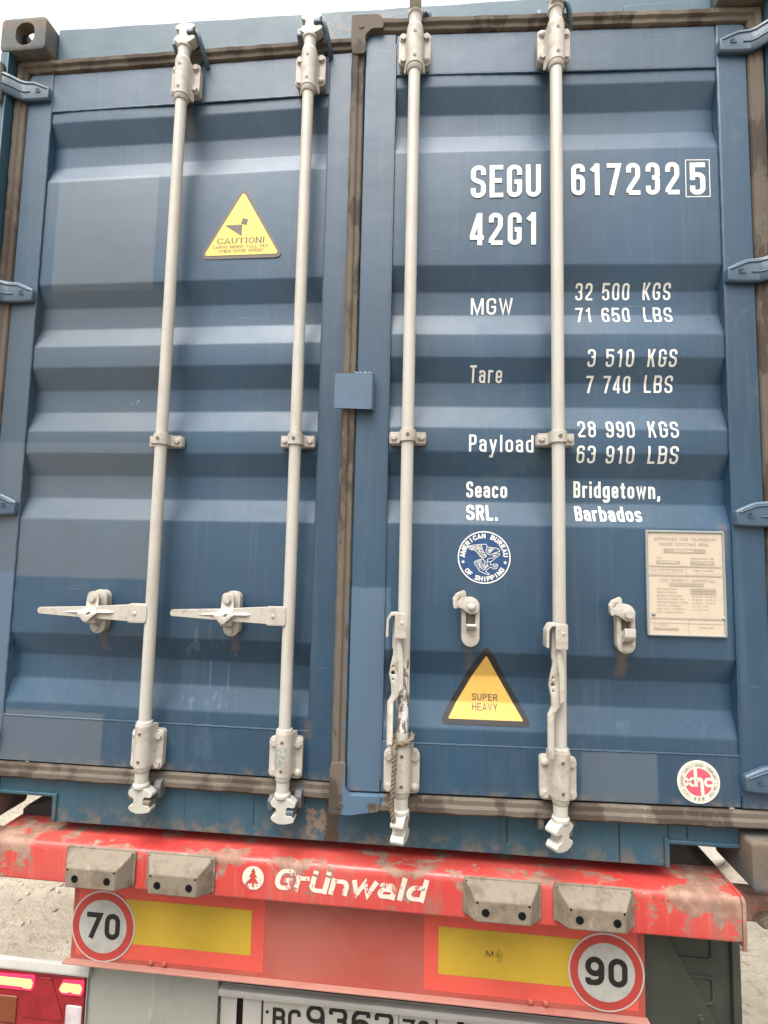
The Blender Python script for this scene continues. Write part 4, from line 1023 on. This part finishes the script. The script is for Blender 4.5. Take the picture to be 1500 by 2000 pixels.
b.build('cam_keeper', worn('bare rusty keeper', (0.36, 0.20, 0.10), (0.30, 0.24, 0.18), 0.8, 30), box, .001)

# ------------------------------------------------------------------ rope tied round the third rod
rp = []
MR = Matrix.Translation((HX, 0, 0)) @ Matrix.Rotation(TH, 4, 'Z')
core = []
for i in range(26):
    a = rad(20 - 300 * i / 25); core.append((X(.1641) + .0275 * math.cos(a), RY + .0275 * math.sin(a), .347 + .006 * math.sin(a * 1.0 + .4) - .0004 * i))
for p in ((.141, -.090, .327), (.1455, -.094, .318), (.1455, -.094, .300), (.1450, -.093, .270), (.1440, -.092, .240), (.1425, -.091, .215), (.1405, -.088, .198), (.1410, -.086, .180), (.1440, -.085, .160), (.1455, -.084, .148)):
    core.append((X(p[0]), p[1], p[2]))
core2 = [core[0]]
for a, b_ in zip(core, core[1:]):
    a, b_ = Vector(a), Vector(b_); n = max(1, int((b_ - a).length / .0022))
    core2 += [tuple(a.lerp(b_, k / n)) for k in range(1, n + 1)]
b = MB()
for s0 in (0, math.pi * 2 / 3, math.pi * 4 / 3):
    pts = []
    for i, p in enumerate(core2):
        p = Vector(p); d = (Vector(core2[min(i + 1, len(core2) - 1)]) - Vector(core2[max(i - 1, 0)])).normalized()
        a = d.cross(Vector((.3, .9, .2))).normalized(); c = d.cross(a); an = i * .42 + s0
        pts.append(p + (a * math.cos(an) + c * math.sin(an)) * .0034)
    b.tube(pts, .0037, 6)
for i in range(22):
    p = Vector(core2[rnd.randrange(60, len(core2))]); b.tube([p, p + Vector((rnd.uniform(-.008, .008), rnd.uniform(-.007, 0), rnd.uniform(-.010, .004)))], .00045, 4)
b.bm.transform(MR)
tag(b.build('rope', ROPE, smooth=60), 'frayed brown rope tied round the third rod and hanging past its lower bracket', 'rope')

# ------------------------------------------------------------------ trailer
tr = empty('container_trailer', 'red container trailer with chipped paint, speed stickers and a number plate under the blue container', 'trailer', (0, 0, 0))
b = MB(); BP = rpoly([(.090, -.020), (-.046, -.020), (-.046, -.128), (-.020, -.128), (-.020, -.118), (.090, -.118)], [0, .020, .008, 0, 0, 0], 7)
b.prism(BP, -1.035, 1.031, 'x')
beam = b.build('rear_beam', RED, tr, .002)
b = MB(); b.prism(rpoly([(.090, -.018), (-.049, -.018), (-.049, -.146), (-.026, -.138), (.090, -.130)], [0, .020, .004, .004, 0], 6), 1.0312, 1.0400, 'x'); b.build('beam_end_plate', RED, tr, .0015)
b = MB(); b.prism(rpoly([(.090, -.018), (-.049, -.018), (-.049, -.138), (.090, -.130)], [0, .020, .004, 0], 6), -1.044, -1.0352, 'x')
b.build('beam_end_plate', RED, tr, .0015)
q = text_quads('Gr\u00fcnwald', -.1830, -.0950, .058, .2300, .70, .24, .07, .19, .26)
ink('maker_lettering', q, LOGOW, beam, -.0462)
lc, lz = -.2388, -.0690
pt_ = [(0, .026), (.008, .014), (.004, .014), (.013, .001), (.006, .001), (.018, -.015), (.003, -.015), (.003, -.024), (-.003, -.024), (-.003, -.015), (-.018, -.015), (-.006, .001), (-.013, .001), (-.004, .014), (-.008, .014)]
k = MB(); k.add(plate_me([circ(lc, lz, .0305, 40), [(lc + x, lz + z) for x, z in pt_]], -.0476, -.0464)); k.build('tree_emblem', LOGOW, beam, smooth=0)
def cover(x0, x1, z0, z1):
    b = MB(); yb = -.0462
    base = rrect(x0, x1, z0, z1, .008, 4)
    b.prism(base, yb - .006, yb)
    P = [(x0 + .004, z0 + .003), (x1 - .004, z0 + .003), (x1 - .004, z1 - .004), (x0 + .004, z1 - .004)]
    F = [(x0 + .030, z0 + .010), (x1 - .034, z0 + .010), (x1 - .034, z0 + .062), (x0 + .030, z0 + .062)]
    A = [b.bm.verts.new((p[0], yb - .005, p[1])) for p in P]; B = [b.bm.verts.new((p[0], yb - .044, p[1])) for p in F]
    for i in range(4): b.bm.faces.new((A[i], A[(i + 1) % 4], B[(i + 1) % 4], B[i]))
    b.bm.faces.new(B); bmesh.ops.recalc_face_normals(b.bm, faces=b.bm.faces)
    o = b.build('lamp_cover', COVER, tr, .005, 3, 40)
    yf = yb - .0441
    xm, hw = (x0 + x1) / 2 - .001, (x1 - x0) * .228
    for xx in (xm - hw * .98, xm + hw): MB().cyl((xx, yf - .0008, z0 + .034), (xx, yf + .01, z0 + .034), .0098, 24).build('cable_hole', HOLE, o)
    for (xx, zz) in ((x0 + .010, z0 + .010), (x1 - .010, z0 + .010), (x0 + .010, z1 - .010), (x1 - .010, z1 - .010)): MB().cyl((xx, yb - .0105, zz), (xx, yb - .004, zz), .0038, 10).build('screw', SCREW, o)
    for xx in (x0 + .034, x1 - .038): MB().cyl((xx, yb - .0446, z0 + .057), (xx, yb - .038, z0 + .057), .0030, 8).build('drain_hole', HOLE, o)
for (x0, x1, z0, z1) in ((-.7875, -.5790, -.1185, -.0200), (-.5460, -.3470, -.1170, -.0185), (.3335, .5360, -.1130, -.0165), (.5665, .7685, -.1110, -.0140)): cover(x0, x1, z0, z1)
# marker board
b = MB(); b.box(-.8038, .8182, .020, .0235, -.380, -.110); board = b.build('marker_board', DUSTRED, tr, .0012)
b = MB(); b.prism([(.0195, -.380), (.000, -.3795), (.000, -.3745), (.0195, -.3745)], -.815, .822, 'x'); b.build('bottom_flange', worn('dust covered red flange', (0.33, 0.155, 0.12), (0.30, 0.07, 0.055), 0.7, 6, 0.45, 0.7, 0.7), board, .001)
def sheet(name, x0, x1, z0, z1, y, mat, par): 
    k = MB(); k.box(x0, x1, y - .0007, y, z0, z1); return k.build(name, mat, par, smooth=0)
sheet('reflective_film', -.788, -.2215, -.362, -.125, .0199, REFRED, board); sheet('reflective_film', .2325, .7995, -.362, -.125, .0199, REFRED, board)
sheet('reflective_film', -.64, -.2595, -.3195, -.1975, .0190, REFYEL, board); o = sheet('reflective_film', .2724, .65, -.3175, -.1945, .0190, REFYEL, board)
q = text_quads('M', .402, -.2600, .0150, .4210, .9, .14) + text_quads('E', .4320, -.2585, .0085, .4375, .6, .16) + text_quads('1', .4390, -.2600, .0055, .4415, .5, .16) + ringq(.4365, -.2545, .0088, .0095) + text_quads('II', .4335, -.2425, .0045, .4390, .4, .16, .3) + text_quads('7016', .4300, -.2720, .0045, .4440, .6, .12, .2)
ink('approval_mark', q, INK, o, .0183)
def sign(cx, cz, txt, tx0, tx1):
    k = MB(); k.add(plate_me([circ(cx, cz, .0985, 72)], .0168, .0182)); s = k.build('speed_sign', SIGNE, board, smooth=0)
    ink('sign_ring', [disc(cx, cz, .0940, 72)], SIGNR, s, .0168); ink('sign_face', [disc(cx, cz, .0735, 72)], SIGNW, s, .0164)
    ink('numeral', text_quads(txt, tx0, cz - .0345, .0720, tx1, .66, .20, .14), INK, s, .0160)
sign(-.7060, -.2775, '70', -.7570, -.6530); sign(.7175, -.2705, '90', .6630, .7720)
for xx in (-.554, -.5136, .5203, .5606): MB().dome(xx, .020, -.3655, .0085, .007).build('rivet', DUSTRED, board)
# number plate and its carrier
loop = rrect(-.3690, .830, -.740, -.4595, .006, 3)
b = MB(); b.add(plate_me([loop, stadium(-.3100, -.585, -.492, .0098), stadium(.3390, -.585, -.492, .0098)], .094, .0965))
b.prism(rpoly([(.094, -.4600), (.072, -.4600), (.070, -.4680), (.072, -.4790), (.0755, -.4790), (.0755, -.4665), (.094, -.4640)], .002, 2), -.3690, .830, 'x')
car = b.build('plate_carrier', PLATEW, tr, .0008)
MB().box(-.36, .82, .13, .135, -.74, -.47).build('backing_sheet', DARKST, tr)
b = MB(); b.add(plate_me([rrect(-.2425, .2735, -.5930, -.4800, .006, 3)], .0895, .0930)); npl = b.build('number_plate', NPLATE, tr, smooth=0)
q = poly_quads([[(-.2425, -.4800), (.2735, -.4800), (.2735, -.4845), (-.2425, -.4845)], [(-.2425, -.593), (.2735, -.593), (.2735, -.5885), (-.2425, -.5885)], [(-.2425, -.5885), (-.2370, -.5885), (-.2370, -.4845), (-.2425, -.4845)], [(.2675, -.5885), (.2735, -.5885), (.2735, -.4845), (.2675, -.4845)], [(.1620, -.5885), (.1640, -.5885), (.1640, -.4845), (.1620, -.4845)]])
q += [disc(-.2245, -.5215, .0050, 20)]
q += text_quads('BC', -.2080, -.5670, .0600, -.1240, .68, .175, .14) + text_quads('9362', -.1080, -.5635, .0740, .1480, .70, .165, .16) + text_quads('78', .1740, -.5535, .0540, .2520, .70, .165, .16)
ink('plate_lettering', q, INK, npl, .0890)
# side panel, folded plastic panel, lamp cluster
b = MB(); b.box(-.7770, -.3730, .078, .084, -.90, -.425); b.box(-.7800, -.7771, .070, .10, -.90, -.43); b.build('bumper_sheet', PALEM, tr, .001)
b = MB(); b.add(plate_me([rrect(.838, 1.0550, -.90, -.155, .004, 2)], .066, .075))
pockets = []
for (x0, x1, z0, z1) in ((.86, 1.005, -.245, -.170), (.90, 1.006, -.355, -.295)):
    pockets.append([rrect(x0 - .006, x1 + .006, z0 - .007, z1 + .005, .012, 4), rrect(x0, x1, z0, z1, .010, 4)])
b.prism([(1.0552, .050), (1.0740, .048), (1.0740, .110), (1.0552, .110)], -.90, -.140, 'z')
mp = b.build('end_panel', OLIVE, tr, .0015)
for lp in pockets: MB().add(plate_me(lp, .060, .0665, .0025)).build('pressed_pocket', OLIVE, mp, 0, 2, 40)
k = MB(); k.prism([(.820, -.140), (.862, -.140), (1.070, -.500), (1.070, -.90), (.820, -.90)], .052, .0575); k.hexbolt(.9720, .0520, -.3900, .0085, .008); k.build('front_sheet', OLIVE, mp, .001)
b = MB(); b.prism(rpoly([(.058, -.4570), (.057, -.4500), (.061, -.4290), (.072, -.4265), (.074, -.4570)], .003, 3), -1.25, -.7685, 'x'); b.build('lamp_rail', PLATEW, tr, .001)
b = MB(); b.box(-1.12, -.7850, .0895, .096, -.640, -.472); lamp = b.build('tail_lamp', DARKST, tr, .003)
b = MB(); b.prism(rrect(-1.112, -.790, -.632, -.474, .008), .078, .0898); b.build('lamp_lens', LENSR, lamp, .003)
for (x0, x1) in ((-.872, -.792), (-1.110, -.952)):
    k = MB(); k.prism(rpoly([(x0, -.512), (x0 + .012, -.484), (x1, -.480), (x1, -.512), (x1 - .006, -.524), (x0 + .012, -.524)], .006, 3), .0735, .0778); k.build('brake_light', LENSG, lamp, .001)
    k = MB(); k.prism(rpoly([(x0 + .004, -.508), (x0 + .014, -.4905), (x1 - .010, -.4905), (x1 - .003, -.500), (x1 - .008, -.5165), (x1 - .032, -.5165), (x1 - .036, -.513), (x0 + .036, -.513), (x0 + .030, -.5165), (x0 + .012, -.5165)], .004, 3), .0715, .0733); k.build('lit_element', LED, lamp)
k = MB(); k.prism(rpoly([(-.935, -.482), (-.900, -.482), (-.850, -.600), (-.985, -.600)], .005, 3), .0745, .0778); k.build('triangle_reflector', LENSR, lamp, .002)
k = MB(); k.prism(rrect(-.845, -.793, -.625, -.553, .006), .0738, .0778); k.build('clear_lens', LENSC, lamp, .002)
k = MB(); k.prism(rrect(-1.105, -1.005, -.62, -.545, .006), .0738, .0778); k.build('indicator_lens', LENSO, lamp, .002)
# outriggers, main beams, gussets and wheels
SHR = [(.42, .046), (.942, .046), (.955, .0295), (.9905, -.013), (1.015, -.0215), (1.0455, -.0225), (1.0455, -.118), (.42, -.118)]
SHL = [(-.42, .046), (-.905, .046), (-.930, .038), (-.972, .0225), (-1.005, .012), (-1.030, .0085), (-1.0455, -.005), (-1.0455, -.118), (-.42, -.118)]
for s in (-1, 1):
    b = MB(); b.box(min(s * 1.046, s * 1.270), max(s * 1.046, s * 1.270), .035, .0895, -.125, -.058); b.build('outrigger', RED, tr, .004)
    b = MB(); b.prism([(s * (1.098 + .0), -.112), (s * 1.118, -.094), (s * 1.165, -.090), (s * 1.165, -.122), (s * 1.115, -.124)], .010, .0345); b.hexbolt(s * 1.116, .010, -.108, .010, .009); b.build('twist_lock_bracket', COVER, tr, .003)
    b = MB(); b.box(min(s * .42, s * .56), max(s * .42, s * .56), .201, 11.5, -.36, -.03); b.build('main_beam', RED, tr, .004)
    b = MB(); sh = SHR if s > 0 else SHL
    b.prism(sh, .0905, .20); b.build('gusset_plate', DARKST, tr, .002)
    for y in (1.1, 2.42):
        b = MB(); b.lathe((s * .86, y, GZ + .5), (s, 0, 0), [(0, .30), (.0, .46), (.03, .498), (.34, .498), (.37, .46), (.37, .30)], 48)
        wh = b.build('wheel', TYRE, tr, .006); MB().lathe((s * 1.15, y, GZ + .5), (s, 0, 0), [(0, .295), (.05, .295), (.02, .24), (-.02, .12), (.05, .11), (.06, .02)], 32).build('rim', PLATEW, wh)

# ------------------------------------------------------------------ stones
def stone(name, loc, r, seed, label):
    rr = random.Random(seed); bm = bmesh.new(); bmesh.ops.create_icosphere(bm, subdivisions=3, radius=1)
    ns = [(Vector((rr.uniform(-1, 1), rr.uniform(-1, 1), rr.uniform(-1, 1))).normalized(), rr.uniform(.62, .9)) for _ in range(12)]
    for v in bm.verts:
        for nn, d in ns:
            e = v.co.dot(nn) - d
            if e > 0: v.co -= nn * e
        v.co = Vector((v.co.x * r, v.co.y * r * .8, v.co.z * r * .75))
    me = bpy.data.meshes.new(name); bm.to_mesh(me); bm.free()
    o = link(name, me, ROCK, None, .01, 2, 30); o.location = loc
    return tag(o, label, 'stone')
stone('stone', (2.15, 2.42, GZ + .10), .19, 3, 'pale pinkish angular stone seen through the right cut-out of the sill')
# loose gravel beside the trailer
b = MB(); base = bmesh.new(); bmesh.ops.create_icosphere(base, subdivisions=1, radius=1); bme = bpy.data.meshes.new('peb'); base.to_mesh(bme); base.free()
for i in range(1100):
    left = i % 3 != 0
    x = rnd.uniform(-3.6, -1.2) if left else rnd.uniform(1.2, 3.4); y = rnd.uniform(.1, 4.2)
    r = .005 + .016 * rnd.random() ** 3
    m4 = Matrix.Translation((x, y, GZ + r * .2)) @ Matrix.Rotation(rnd.random() * 6.28, 4, 'Z') @ Matrix.Diagonal((r * rnd.uniform(.8, 1.5), r * rnd.uniform(.7, 1.2), r * rnd.uniform(.5, .9), 1))
    t = bmesh.new(); t.from_mesh(bme)
    for v in t.verts: v.co *= rnd.uniform(.8, 1.15)
    t.transform(m4); tm = bpy.data.meshes.new('t'); t.to_mesh(tm); t.free(); b.bm.from_mesh(tm); bpy.data.meshes.remove(tm)
bpy.data.meshes.remove(bme)
tag(b.build('gravel', worn('loose gravel stones', (0.34, 0.28, 0.21), (0.16, 0.13, 0.10), 0.95, 4, 0.45, 0.6, 0.9), smooth=0), 'loose small stones scattered on the dusty ground', 'gravel', kind='stuff')
